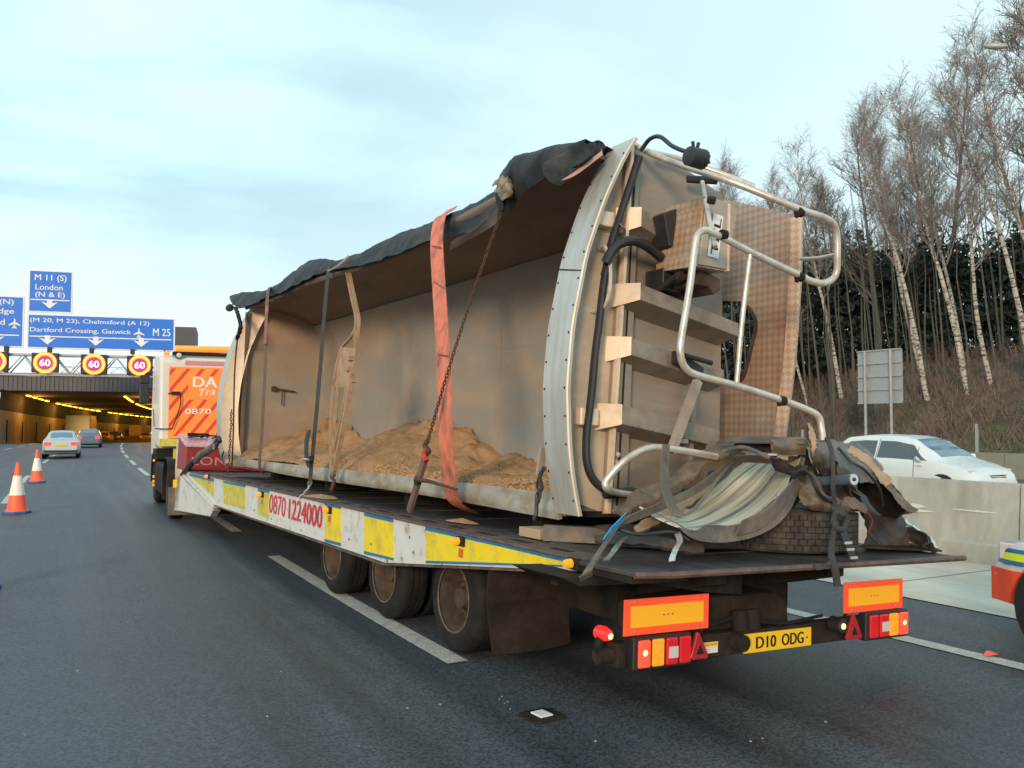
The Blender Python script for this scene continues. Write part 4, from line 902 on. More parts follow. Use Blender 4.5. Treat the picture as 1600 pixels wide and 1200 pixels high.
# wheels, wings, chassis
wheel(0.0, 0.0, .50, .50, 1, tk); wheel(2.5, 0.0, .50, .50, -1, tk); wheel(0.02, 3.72, .50, .50, 1, tk); wheel(2.48, 3.72, .50, .50, -1, tk)
for x0 in (-.05, 2.0):
    q = MB(); q.patch([[(x0+a, 0.0+.62*math.cos(t), .5+.62*math.sin(t)) for t in [R(-18+27*k) for k in range(9)]] for a in (0,.28,.56)], .02, 3, m=2); part('mud_wing', q, M_tyre, tk)
q = MB(); q.box((-.05,-.66,.12),(.5,-.63,.62)); part('mud_flap', q, M_rub, tk, 0)
q = MB(); q.patch([[(x0_, 3.72+.60*math.cos(t), .5+.60*math.sin(t)) for t in [R(-5+23*k) for k in range(9)]] for x0_ in (-.02,.2,.42)], .02, 3, m=2); part('front_wing', q, M_tyre, tk)
q = MB(); q.box((-.03,.75,.35),(.35,2.85,.95)); part('fuel_tank', q, M_black, tk, 0, bevel=.05)
q = MB(); q.box((.7,-1.0,.6),(1.8,4.2,.95)); part('chassis', q, M_black, tk, 0)
q = MB(); q.box((.10,-.78,.80),(.30,-.70,1.0)); tl2 = part('tail_lamp', q, M_trim, tk, 0, bevel=.01)
q = MB(); q.box((.12,-.80,.82),(.29,-.775,.98)); part('lens', q, mat('lit_tail_lens', (.9,.2,.04), .3, var=0, emit=(1,.2,.03), es=1.0), tl2, 0, bevel=.01)
q = MB(); q.lathe([(-.006,.0),(-.003,.03),(0,.034)], (.2,-.80,.9), 'y', 10); part('bulb_glow', q, M_hot, tl2)
q = MB(); q.box((.02,-.79,.62),(.32,-.77,.76)); np2 = part('number_plate', q, M_num, tk, 0)
text('registration', 'D', (.26,-.792,.64), (.06,0,0), (0,0,.09), M_ink, np2, .001)
for z in (.95, .6, .5, .42): q = MB(); q.box((-.07,2.9,z),(-.035,2.98,z+.05)); part('side_marker', q, M_amber, tk, 0)

# ================================================================== WRECKED BULK TIPPER BODY LYING ON ITS SIDE (trailer frame)
bd = thing('wrecked_tipper_body', 'battered aluminium bulk body lying on its side on the trailer, open top facing left', 'tipper body', (.9,9.6,.96), tilt=True)
def arch(z):      # bulge of the end boards over the open top
    pts = [(1.15,.215),(1.35,.16),(1.6,.115),(2.0,.085),(2.4,.11),(2.9,.205),(3.3,.345),(3.6,.49),(3.78,.60)]
    for a, b in zip(pts, pts[1:]):
        if z <= b[0]: t = (z-a[0])/(b[0]-a[0]); return a[1]+(b[1]-a[1])*t
    return pts[-1][1]
ZS = [1.15+2.63*k/28 for k in range(29)]
def archs(z): return (arch(z-.06)+arch(z)+arch(z+.06))/3 if 1.2 < z < 3.7 else arch(z)
def endboard(y0, y1, xoff, m, nm, xr=1.62):
    q = MB(); P = [(archs(z)+xoff, z) for z in ZS] + [(xr-.35,3.70),(xr-.02,3.58),(xr,3.4),(xr,1.35),(xr-.1,1.16)]
    q.prism(P, 'y', y0, y1); return part(nm, q, m, bd, 0)
rb = endboard(4.90, 4.97, .03, M_alud, 'rear_bulkhead'); 
fb = endboard(14.15, 14.22, .03, M_int, 'front_bulkhead')
def flange(y0, y1, m=M_flange, sx=0.0):
    q = MB(); rows = [[(archs(z)+dx+sx, y, z) for z in ZS] for (dx, y) in ((.035,y0),(0,y0+.001),(0,(y0+y1)/2),(0.0,y1),(.035,y1+.001))]; q.grid(rows, 0); 
    return part('curved_flange', q, m, bd, 60)
flange(4.74, 5.02); flange(14.1, 14.42, M_flange, -.09)
q = MB(); q.grid([[(archs(z)+a, y, z) for z in ZS] for a, y in ((.0,4.742),(.012,4.735),(.022,4.742))]); part('flange_lip', q, M_cream, bd, 60)
q = MB(); q.grid([[(archs(z)+a, y, z) for z in ZS] for a, y in ((.05,4.80),(.05,4.90))]); q.grid([[(archs(z)+a, 4.80, z) for z in ZS] for a in (.022,.05)]); part('flange_return', q, M_flange, bd, 60)
# inside: cream rim next to the front flange
q = MB(); q.grid([[(archs(z)+a, y, z) for z in ZS] for a, y in ((-.09,14.10),(.06,14.09),(.16,14.05))]); part('front_rim', q, M_cream, bd, 60)
for y_, zz in ((4.76, range(14)), (5.0, range(14))):
    for k in zz:
        z = 1.25+k*.185; q = MB(); q.lathe([(-.006,.0),(-.004,.007),(0,.009)], (archs(z), y_, z), 'x', 8); part('flange_rivet', q, M_black, bd)
q = MB(); z = 2.78; q.grid([[(archs(z)-.003, 4.74+.28*k/6, z-.003+.05*k/6) for k in range(7)], [(archs(z)-.003, 4.74+.28*k/6, z+.005+.05*k/6) for k in range(7)]]); part('flange_joint', q, M_black, bd, 0)
# lower side wall with the pale sill, floor turned upright, sagging upper side wall
q = MB(); q.box((.26,4.975,1.13),(1.62,14.14,1.24)); part('lower_side_wall', q, M_int, bd, 0)
q = MB(); q.patch([[(.225,y,1.115+.012*math.sin(y*2.1)) for y in (4.98,7,9,11,13,14.1)], [(.215,y,1.18+.015*math.sin(y*3.3)) for y in (4.98,7,9,11,13,14.1)], [(.235,y,1.262+.018*math.sin(y*2.7+1)) for y in (4.98,7,9,11,13,14.1)]], .03, 8, m=3)
part('sill_rail', q, mat('dented_sill', (.40,.39,.35), .55, .2, var=.15, vs=4, dirt=(.26,.19,.12), damt=.45, ds=5, bump=.5, bs=9, stretch=(1,.5,1)), bd, 40)
q = MB(); rows = []
for y in [4.97+k*.46 for k in range(21)]:
    r = []
    for k in range(13):      # half-round corners top and bottom, bulging sheet between
        t = k/12; z = 1.24+t*2.20; c = 1-abs(2*t-1)**5; r.append((1.42+.18*c+.012*noise.noise(Vector((y*.9,z*1.3,0))), min(y,14.16), z))
    rows.append(r)
q.grid(rows, .02); part('upright_floor', q, M_int, bd, 60)
for k in range(8):       # weld seams of the upright floor
    y = 5.9+k*1.14; q = MB(); q.tube([(1.40+.18*(1-abs(2*t-1)**5), y+.004*math.sin(t*30), 1.24+t*2.2) for t in [i/16 for i in range(17)]], .0035, 5, cap=False); part('weld_seam', q, M_int, bd)
q = MB(); q.tube([(1.585, y, 2.62+.004*math.sin(y*5)) for y in [5+.3*i for i in range(31)]], .0035, 5, cap=False); part('weld_seam', q, M_int, bd)
def topz(y):
    pts = [(4.9,3.67),(5.6,3.66),(6.3,3.60),(7.0,3.56),(8.0,3.52),(9.5,3.56),(10.4,3.64),(11.3,3.62),(12.6,3.62),(13.5,3.62),(14.2,3.66)]
    for a, b in zip(pts, pts[1:]):
        if y <= b[0]: t = (y-a[0])/(b[0]-a[0]); t = t*t*(3-2*t); return a[1]+(b[1]-a[1])*t
    return 3.66
q = MB(); rows = []
for k in range(47):
    y = 4.97+k*.2; y = min(y, 14.15); r = []
    for j in range(9):
        u = j/8; x_ = .30+1.2*u; r.append((x_, y, topz(y)*(1-u**2)+3.43*u**2 + .025*noise.noise(Vector((x_*2,y*1.2,4)))))
    rows.append(r)
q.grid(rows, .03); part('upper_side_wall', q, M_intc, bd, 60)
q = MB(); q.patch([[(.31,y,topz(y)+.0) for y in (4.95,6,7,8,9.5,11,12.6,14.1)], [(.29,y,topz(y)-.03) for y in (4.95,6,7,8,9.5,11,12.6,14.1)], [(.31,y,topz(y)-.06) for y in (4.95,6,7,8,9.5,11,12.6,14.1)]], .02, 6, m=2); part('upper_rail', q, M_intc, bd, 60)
# a few marks on the inner front board
q = MB(); q.tube([(.80,14.1,2.36),(1.16,14.1,2.33)], .015, 6); q.box((.78,14.08,2.32),(.84,14.15,2.40)); q.tube([(.95,14.1,2.34),(.95,14.1,2.1)], .01, 5); part('inner_latch', q, M_chain, bd)
q = MB(); q.box((.30,14.06,1.3),(.36,14.14,3.55)); part('inner_post', q, M_intc, bd, 0)

# rear board furniture
YB = 4.90
q = MB(); q.prism([(archs(z)+.05, z) for z in ZS[1:]]+[(.62,3.72),(.51,1.16)], 'y', 4.878, 4.899); part('sunlit_strip', q, mat('sunlit_strip_metal', (.56,.45,.34), .5, .2, var=.1, vs=4, dirt=(.42,.33,.245), damt=.42, ds=3, bump=.1), bd, 0)  # paler strip: warm sun on the bulkhead put into its colour
q = MB(); q.prism([(.50,1.15),(.70,1.15),(.74,3.70),(.62,3.76)], 'y', 4.84, 4.90); part('column_channel', q, M_alud, bd, 0, bevel=.006)
q = MB(); q.prism([(.505,1.16),(.53,1.16),(.652,3.74),(.625,3.745)], 'y', 4.80, 4.842); part('column_edge', q, M_cream, bd, 0)
q = MB(); q.prism([(.60,1.16),(.612,1.16),(.70,3.70),(.69,3.70)], 'y', 4.832, 4.842); part('column_seam', q, M_black, bd, 0)
M_stiff = mat('stiffener_metal', (.33,.275,.225), .5, .35, var=.14, vs=6, dirt=(.22,.175,.135), damt=.45, ds=5, bump=.2)
def rail_beam(z0, z1, x0, x1, depth=.16, dz=-.02, label=None):
    """folded horizontal stiffener: its left end is a sloping face painted sunlit cream"""
    q = MB(); yb = 4.90; yf = yb-depth
    q.hexa([(x0,yb,z0-.02),(x1,yb,z0+dz-.02),(x1,yf,z0+dz+.03),(x0+.12,yf,z0+.03),(x0,yb,z1),(x1,yb,z1+dz),(x1,yf,z1+dz-.02),(x0+.12,yf,z1-.01)])
    o = part('stiffener_beam', q, M_stiff, bd, 0, bevel=.006)
    c = MB(); c.hexa([(x0-.012,yb-.002,z0-.025),(x0-.002,yb,z0-.025),(x0+.118,yf-.004,z0+.027),(x0+.112,yf-.012,z0+.027),(x0-.012,yb-.002,z1+.002),(x0-.002,yb,z1+.002),(x0+.118,yf-.004,z1-.006),(x0+.112,yf-.012,z1-.006)])
    part('sunlit_beam_end', c, M_cream, o, 0)  # end face of the beam, its sunlight put into the cream colour
rail_beam(3.13, 3.30, .56, 1.02, .16, -.10); rail_beam(2.60, 2.75, .52, 1.58, .22, -.17); rail_beam(2.22, 2.38, .50, 1.50, .16, -.15); rail_beam(1.74, 1.91, .42, 1.45, .18, -.13)
for (x0, z0, x1, z1) in ((.345,3.13,.50,3.24),(.255,1.75,.41,1.87)): q = MB(); q.box((x0,4.80,z0),(x1,4.898,z1)); part('spacer_block', q, M_cream, bd, 0, bevel=.012)
q = MB(); q.tube(cat([(.42,4.88,2.98),(.40,4.78,2.98),(.42,4.74,2.85),(.42,4.74,2.68),(.40,4.78,2.55),(.37,4.89,2.54)],6), .014, 8); part('grab_handle', q, M_rail, bd)
for z in (1.30,1.50,1.56): q = MB(); q.lathe([(-.03,.0),(-.02,.018),(0,.024)], (.60,4.84,z), 'y', 10); part('bolt', q, M_rail, bd)
q = MB(); q.lathe([(-.03,.0),(-.02,.02),(0,.03)], (.66,4.88,1.24), 'y', 12); part('bolt', q, M_rail, bd)
# black tool on the third beam
q = MB(); q.hexa([(.95,4.70,2.22),(1.22,4.70,2.12),(1.22,4.66,2.12),(.95,4.62,2.22),(.95,4.70,2.30),(1.22,4.70,2.20),(1.22,4.66,2.20),(.95,4.62,2.30)]); q.tube([(1.0,4.62,2.27),(1.22,4.58,2.23)], .018, 8); part('catch_bracket', q, M_trim, bd, 0)
# cable loom
q = MB(); P = [(0.65, 4.74, 3.65), (0.59, 4.76, 3.44), (0.52, 4.78, 3.2), (0.45, 4.78, 2.99), (0.41, 4.79, 2.74), (0.38, 4.79, 2.47), (0.35, 4.79, 2.21), (0.33, 4.79, 1.95), (0.3, 4.79, 1.68), (0.3, 4.77, 1.49), (0.36, 4.75, 1.37), (0.48, 4.72, 1.31), (0.69, 4.72, 1.31)]; q.tube(cat(P,5), .028, 10); part('cable_loom', q, M_cable, bd)
q = MB(); P = [(0.38, 4.74, 2.86), (0.43, 4.7, 2.97), (0.53, 4.66, 3.02), (0.68, 4.68, 3.01), (0.85, 4.72, 2.96)]; q.tube(cat(P,6), .034, 10); P = [(0.38, 4.78, 2.78), (0.4, 4.75, 2.89), (0.48, 4.7, 3.04), (0.52, 4.72, 3.1), (0.5, 4.75, 3.15)]; q.tube(cat(P,6), .010, 6); part('cable_branch', q, M_cable, bd)
q = MB(); P = [(0.63, 4.7, 3.68), (0.64, 4.62, 3.74), (0.63, 4.5, 3.72), (0.61, 4.35, 3.61), (0.6, 4.2, 3.53), (0.57, 4.1, 3.51)]; q.tube(cat(P,6), .015, 8); part('cable_lead', q, M_cable, bd)
q = MB(); c = Vector((0.58, 4.1, 3.46)); q.lathe([(-.06,.03),(-.05,.062),(.07,.066),(.09,.04)], tuple(c), 'x', 14); q.tube([c+Vector((-.02,0,.1)), c], .012, 6); q.tube([c+Vector((.03,0,.1)), c], .012, 6); part('cable_plug', q, M_trim, bd)
for k in range(5): q = MB(); a = k*1.2566; q.lathe([(0,.009),(.012,.009)], (c.x+.09, c.y+.035*math.cos(a), c.z+.035*math.sin(a)), 'x', 6); part('plug_pin', q, M_redsh, bd)
# cabinet: chequered side, plain door with a lettered plate
F = [(0.91, 4.36, 3.33), (1.23, 4.36, 3.31), (1.14, 4.36, 2.8), (0.85, 4.36, 2.84)]; 
x0, z1 = F[0][0], F[0][2]; x0b, z0 = F[3][0], F[3][2]; x1, x1b = F[1][0], F[2][0]
q = MB(); q.hexa([(x0b,4.36,z0),(x1b,4.36,z0),(x1b,4.78,z0+.02),(x0b,4.78,z0+.02),(x0,4.36,z1),(x1,4.36,z1),(x1,4.78,z1),(x0,4.78,z1)]); cab_ = part('equipment_cabinet', q, M_cheqb, bd, 0, bevel=.006)
q = MB(); q.hexa([(x0b+.012,4.345,z0+.012),(x1b-.03,4.345,z0+.012),(x1b-.03,4.358,z0+.012),(x0b+.012,4.358,z0+.012),(x0+.012,4.345,z1-.012),(x1-.03,4.345,z1-.012),(x1-.03,4.358,z1-.012),(x0+.012,4.358,z1-.012)]); part('cabinet_door', q, M_alu, cab_, 0, bevel=.004)
q = MB(); q.box((x1b-.025,4.34,z0),(x1b-.005,4.358,z1-.02)); part('hinge_strip', q, M_cream, cab_, 0)
L0, L1, L2, L3 = [Vector(p) for p in [(0.93, 4.34, 2.92), (1.03, 4.34, 2.91), (1.07, 4.34, 3.21), (0.98, 4.34, 3.22)]]
q = MB(); q.grid([[L0, L1],[L3, L2]], .002); part('name_plate', q, M_white, cab_, 0)
text('plate_lettering', 'T//L', L1+Vector((-.012,-.003,.02)), (L2-L1)*.86, (L0-L1)*.62, M_ink, cab_, .001, .02)
q = MB(); q.prism([(0.96, 2.86), (1.16, 2.81), (1.17, 2.73), (1.11, 2.69), (1.05, 2.74), (0.94, 2.74)], 'y', 4.45, 4.75); part('cabinet_bracket', q, M_rust, bd, 0, bevel=.01)
q = MB(); q.box((.84,4.68,2.72),(1.0,4.88,2.88)); part('dark_bracket', q, M_trim, bd, 0, bevel=.01)
q = MB(); q.prism([(.84,3.02),(.90,3.02),(.90,3.30),(.78,3.24),(.80,3.18)], 'y', 4.62, 4.8); part('dark_bracket', q, M_trim, bd, 0, bevel=.008)
q = MB(); q.tube([(0.78, 4.8, 2.66), (0.86, 4.55, 2.81)], .022, 8); q.lathe([(-.03,.03),(0,.045),(.04,.03)], (0.88, 4.55, 2.8), 'y', 12); part('lever_arm', q, M_cham, bd)
q = MB(); q.prism([(0.84, 2.62), (1.14, 2.82), (1.22, 2.78), (1.08, 2.57)], 'y', 4.80, 4.88); part('rust_gusset', q, M_rust, bd, 0)
# chequered walkway plate standing upright behind, with an access hole and a folded edge painted in a sunlit tone
XP = 2.0
def pp(c, s): return c
outer = [(5.94, 3.92), (5.37, 3.74), (4.46, 3.39), (4.47, 2.9), (4.51, 2.32), (4.6, 1.69), (5.85, 1.37)]
hole = [(5.42, 2.87), (5.06, 2.82), (4.96, 2.75), (4.89, 2.62), (4.93, 2.45), (4.99, 2.25), (5.04, 2.17), (5.4, 2.13)]
def holed(mb, outer, hole, x, t):
    bm = bmesh.new()
    O = [bm.verts.new((x, *p)) for p in outer]; H = [bm.verts.new((x, *p)) for p in hole]
    es = [bm.edges.new((O[i], O[(i+1) % len(O)])) for i in range(len(O))] + [bm.edges.new((H[i], H[(i+1) % len(H)])) for i in range(len(H))]
    bmesh.ops.triangle_fill(bm, use_beauty=True, use_dissolve=False, edges=es, normal=(1,0,0))
    cf = [f for f in bm.faces]; c0 = Vector((x, sum(p[0] for p in hole)/len(hole), sum(p[1] for p in hole)/len(hole)))
    hs = set(H); bad = [f for f in cf if all(v in hs for v in f.verts)]
    if bad: bmesh.ops.delete(bm, geom=bad, context='FACES_ONLY')
    r = bmesh.ops.extrude_face_region(bm, geom=bm.faces[:]); bmesh.ops.translate(bm, verts=[v for v in r['geom'] if isinstance(v, bmesh.types.BMVert)], vec=(t,0,0))
    bm.verts.index_update(); mb.add([tuple(v.co) for v in bm.verts], [tuple(v.index for v in f.verts) for f in bm.faces]); bm.free()
q = MB(); holed(q, outer, hole, 2.0, .012); wp = part('walkway_plate', q, M_cheq, bd, 0)
hl = [(1.985,)+tuple(p) for p in hole[1:7]]; q = MB(); q.ribbon(hl, .05, .006, (1,0,0), 3, smooth=True); part('hole_rim', q, M_rust, wp)
E1 = [(2.0, 4.46, 3.39), (2.0, 4.47, 2.9), (2.0, 4.51, 2.32), (2.0, 4.6, 1.69)]
q = MB(); rows = [[Vector(p)+Vector((a,b,0)) for p in cat(E1,6)] for a, b in ((0,.0),(-.02,-.012),(-.04,-.01),(-.05,.035),(-.05,.075))]; q.grid(rows, .004); part('folded_edge', q, M_edge, wp, 60)
# guard rails
def rail(pts, r=.021, nm='guard_rail', n=7): q = MB(); q.tube(cat(pts,n), r, 12); return part(nm, q, M_rail, bd)
rail([(0.66, 4.86, 3.79), (0.7, 4.8, 3.74), (0.78, 4.55, 3.59), (0.99, 4.15, 3.38), (1.32, 3.9, 3.21), (1.49, 3.86, 3.18), (1.6, 3.86, 3.15), (1.65, 3.87, 3.08), (1.67, 3.88, 2.94), (1.68, 3.9, 2.82), (1.6, 3.92, 2.76), (1.49, 3.94, 2.76), (1.4, 3.96, 2.79), (1.05, 4.02, 2.89), (0.76, 4.08, 2.99), (0.69, 4.1, 3.01), (0.63, 4.1, 2.98), (0.6, 4.1, 2.91), (0.56, 4.1, 2.62), (0.5, 4.1, 2.29), (0.5, 4.1, 2.19), (0.54, 4.1, 2.12), (0.64, 4.1, 2.08), (0.93, 4.05, 2.03), (1.29, 3.98, 1.95), (1.48, 3.95, 1.9), (1.56, 3.93, 1.86), (1.58, 3.92, 1.78), (1.57, 3.9, 1.7)], .023, 'guard_rail')
rail([(0.83, 4.8, 3.73), (1.08, 4.75, 3.71), (1.25, 4.6, 3.62), (1.48, 4.45, 3.52)], .022, 'upper_side_rail')
rail([(1.01, 4.03, 2.89), (0.97, 4.05, 2.46), (0.95, 4.07, 2.04)], .017, 'rail_post')
rail([(1.86, 4.35, 3.03), (1.75, 4.1, 2.98), (1.68, 3.9, 2.96)], .013, 'rail_stay')
rail([(1.02, 4.5, 3.48), (0.85, 4.25, 3.15), (0.79, 4.12, 2.92)], .016, 'rail_stay')
q = MB(); q.cyl((0.82, 4.2, 3.23), (0.81, 4.18, 3.26), .03, 10); part('rail_grommet', q, M_black, bd)
for p in [(1.32, 3.9, 3.19), (1.4, 3.96, 2.78), (1.27, 3.98, 1.95), (0.8, 4.06, 2.99)]: q = MB(); q.tube([Vector(p)+Vector((0,.03,-.03)), Vector(p)+Vector((0,.0,.03))], .014, 8); q.lathe([(-.02,.032),(.02,.032)], p, 'x', 14); part('rail_clamp', q, M_cham, bd)
rail([(0.63, 4.62, 1.29), (0.37, 4.55, 1.32), (0.26, 4.5, 1.35), (0.26, 4.5, 1.4), (0.35, 4.45, 1.52), (0.48, 4.42, 1.6), (0.62, 4.42, 1.62), (0.85, 4.4, 1.6), (1.11, 4.4, 1.57)], .024, 'bent_lower_rail')
q = MB(); q.beam((0.97, 4.45, 2.08), (0.72, 4.42, 1.59), .05, .05); q.beam((1.04, 4.6, 1.89), (0.97, 4.6, 1.89), .05, .03); q.beam((1.01, 4.6, 1.67), (0.94, 4.6, 1.67), .05, .03); part('stay_plate', q, M_alu, bd, 0)
q = MB(); q.beam((1.25, 4.8, 2.09), (1.19, 4.8, 1.26), .07, .04); part('support_post', q, M_alud, bd, 0)
q = MB(); q.tube([(0.4, 4.7, 1.3), (0.64, 4.7, 1.31)], .035, 10); q2 = part('hose_end', q, M_cable, bd)
q = MB(); q.tube([(0.63, 4.68, 1.3), (0.85, 4.68, 1.3)], .032, 10); part('pipe_sleeve', q, M_alu, bd)
q = MB(); q.box((.30,4.86,1.13),(1.6,4.9,1.17)); part('bottom_lip', q, M_black, bd, 0)
q = MB(); q.tube([(1.15,4.8,3.60),(1.35,4.7,3.60)], .03, 8); part('top_stub', q, M_trim, bd)
# dark dunnage under the body
rnd = random.Random(2)
for k, y in enumerate((5.6,8.0,10.4,12.8)):
    q = MB(); q.box((.5,y,.965),(1.9,y+.14,1.11)); solo('timber_bearer', q, M_black, 'dark timber bearer under the tipper body, %s from the tail' % ('first','second','third','fourth')[k], 'timber', tilt=True, group='bearers under the tipper body', smooth=0)

# ------------------------------------------------------------------ sand left inside
def sandh(y):
    pts = [(4.97,.20),(5.6,.30),(6.4,.10),(7.1,.13),(7.6,.10),(8.3,.28),(8.9,.50),(9.5,.56),(10.2,.52),(10.9,.38),(11.5,.26),(12.1,.28),(12.6,.48),(13.3,.55),(14.15,.50)]
    for a, b in zip(pts, pts[1:]):
        if y <= b[0]: t = (y-a[0])/(b[0]-a[0]); return a[1]+(b[1]-a[1])*t
    return .4
q = MB(); rows = []
for i in range(230):
    y = 4.98+i*.0398; r = []; H = sandh(y)
    for j in range(44):
        u = j/43; x_ = .27+1.27*u
        e_ = min(1, u/.10)*.05 + H*(u**1.15) 
        n_ = noise.noise(Vector((x_*3,y*2.2,0)))*.10 + abs(noise.noise(Vector((x_*8,y*7,3))))*.06 + noise.noise(Vector((x_*22,y*20,5)))*.015
        r.append((x_, y, 1.245+max(.0, e_+n_*(.35+u*.9))))
    rows.append(r)
q.grid(rows); solo('sand_heap', q, M_sand, 'damp brown sand heaped inside the tipper body', 'sand', tilt=True, kind='stuff', smooth=50)
q = MB()
for i in range(5200):
    y = rnd.uniform(5.0, 10.5); x_ = .25+.8*rnd.random()**1.8; s = rnd.uniform(.002,.008)*(1.4 if x_ < .5 else .8); H = sandh(y); u = (x_-.27)/1.27
    z = 1.25+min(1, max(0,u)/.10)*.05+H*max(0,u)**1.15+.01; c = Vector((x_,y,z)); q.hexa([c+Vector((a*s*rnd.uniform(.6,1.2), b*s*rnd.uniform(.6,1.4), h*s*.8)) for h in (-.5,.8) for a, b in ((-1,-1),(1,-1),(1,1),(-1,1))])
solo('sand_clods', q, M_sandl, 'pale dry sand clods along the sill of the body', 'sand', tilt=True, kind='stuff', smooth=0)
for (x_, y, r_) in ((.02,9.25,.16),(.22,6.35,.10)):
    q = MB(); rows = [[(x_+r_*t*math.cos(a)*(1+.2*math.sin(a*3)), y+2.2*r_*t*math.sin(a), .9635+ (.03*(1-t)) ) for a in [k*2*math.pi/20 for k in range(21)]] for t in (0.02,.3,.6,1)]
    q.grid(rows); solo('spilt_sand', q, M_sandl, 'small spill of pale sand on the deck edge near the hook' if r_ > .12 else 'thin dusting of sand on the deck beside the orange strap', 'sand', tilt=True, kind='stuff', smooth=60)

# ------------------------------------------------------------------ torn tarpaulin over the upper edge
tp = thing('tarpaulin', 'torn black tarpaulin crumpled along the upper edge of the tipper body', 'tarpaulin', (.4,9.5,3.7), tilt=True)
top = [(0.42, 15.77, 4.04), (0.42, 15.21, 4.02), (0.42, 14.11, 3.89), (0.42, 13.25, 3.83), (0.42, 12.68, 3.84), (0.42, 12.02, 3.91), (0.42, 11.46, 3.95), (0.42, 11.0, 3.92), (0.42, 10.62, 3.84), (0.42, 10.26, 3.78), (0.42, 9.86, 3.75), (0.42, 9.25, 3.75), (0.42, 8.61, 3.75), (0.42, 8.12, 3.74), (0.42, 7.74, 3.72), (0.42, 7.39, 3.74), (0.42, 7.1, 3.72), (0.42, 6.7, 3.72), (0.42, 6.39, 3.73), (0.42, 6.2, 3.73)]
low = [(0.2, 14.58, 3.7), (0.2, 13.97, 3.58), (0.2, 13.14, 3.57), (0.2, 12.45, 3.58), (0.2, 11.82, 3.55), (0.2, 11.19, 3.57), (0.2, 10.72, 3.57), (0.2, 10.3, 3.57), (0.2, 9.95, 3.57), (0.2, 9.55, 3.54), (0.2, 9.14, 3.48), (0.2, 8.57, 3.45), (0.2, 7.99, 3.43), (0.2, 7.53, 3.43), (0.2, 7.25, 3.43), (0.2, 6.92, 3.38), (0.2, 6.65, 3.35), (0.2, 6.27, 3.34), (0.2, 5.98, 3.37), (0.2, 5.85, 3.47)]
top = [Vector(p) for p in top]; low = [Vector(p) for p in low]
low = [b.lerp(a, .06) for a, b in zip(top, low)]; mid = [a.lerp(b, .45)+Vector((-.03,0,.012)) for a, b in zip(top, low)]
back = [Vector((1.0, p.y, max(3.62, topz(p.y)+.06)+.02)) for p in top]; b2 = [Vector((.62, p.y, p.z-.02)) for p in top]
q = MB(); q.patch([back, b2, top, mid, low], .006, 5, rough=.028, sc=4.2, m=8); part('tarp_sheet', q, M_tarp, tp, 60)
q = MB(); P = [(0.35, 6.12, 3.66), (0.3, 5.9, 3.8), (0.3, 5.7, 3.85), (0.32, 5.38, 3.81), (0.36, 5.11, 3.76), (0.45, 4.93, 3.74)]; Q = [(0.22, 5.74, 3.4), (0.15, 5.52, 3.46), (0.12, 5.23, 3.49), (0.14, 5.0, 3.51), (0.2, 4.87, 3.52), (0.3, 4.82, 3.62)]
P = [Vector(p) for p in P]; Q = [Vector(p) for p in Q]; mm = [a.lerp(b,.5)+Vector((-.10,0,.03)) for a, b in zip(P,Q)]; bk = [p+Vector((.55,.0,-.05)) for p in P]
q.patch([bk, P, mm, Q], .006, 6, rough=.03, sc=3, m=6); part('tarp_flap', q, M_tarp, tp, 60)
# rolled end near the flange
A = Vector((0.14, 4.93, 3.52)); B = Vector((0.4, 4.86, 3.71)); ax = (B-A); q = MB(); rows = []
for k in range(19):
    t = R(-120+k*17); o_ = Vector((-.085*math.cos(t)*1.1, .05*math.sin(t)*.4, .085*math.sin(t))); rows.append([A+o_-ax*.25, A+ax*.35+o_*.9, B+o_*.45])
q.grid(rows, .006); part('tarp_roll', q, M_tarp, tp, 60)
q = MB(); q.ribbon([A+Vector((-.06,-.0,-.09)), A+Vector((-.03,-.02,-.10))+ax*.35, B+Vector((0,-.02,-.05))], .045, .008, (0,.4,1), 6); part('tarp_hem', q, M_tarpp, tp)
q = MB(); q.patch([[(0.12, 5.85, 3.65), (0.06, 5.65, 3.63), (0.06, 5.57, 3.59), (0.12, 5.59, 3.58)], [(0.08, 5.75, 3.57), (0.02, 5.55, 3.52), (0.04, 5.51, 3.5), (0.12, 5.57, 3.53)], [(0.12, 5.8, 3.51), (0.06, 5.6, 3.44), (0.08, 5.55, 3.46), (0.14, 5.61, 3.49)]], .008, 4, rough=.03, sc=14, jag=.03); part('torn_corner', q, M_torn, tp, 60)
q = MB(); q.ribbon([(0.15, 5.74, 3.64), (0.2, 5.78, 3.75), (0.25, 5.76, 3.82), (0.3, 5.71, 3.86)], .05, .01, (0,1,.6), 6); part('torn_binding', q, M_torn, tp)
q = MB(); q.patch([[(0.16, 6.65, 3.32), (0.14, 6.21, 3.33), (0.14, 5.79, 3.44)], [(0.2, 6.76, 3.27), (0.2, 6.34, 3.29), (0.18, 5.92, 3.33)]], .004, 6, rough=.01); part('hanging_film', q, mat('dusty_film', (.14,.13,.12), .6, var=.3, vs=8), tp)
q = MB(); q.ribbon([(0.15, 9.8, 3.54), (0.16, 9.49, 3.56), (0.25, 9.39, 3.67)], .06, .006, (0,1,.3), 5); part('yellowed_hem', q, M_torn, tp)
q = MB(); q.lathe([(-.05,.03),(-.04,.06),(.04,.06),(.05,.03)], (0.15, 14.58, 3.66), 'y', 12); part('tarp_pulley', q, M_trim, tp)
q = MB(); 
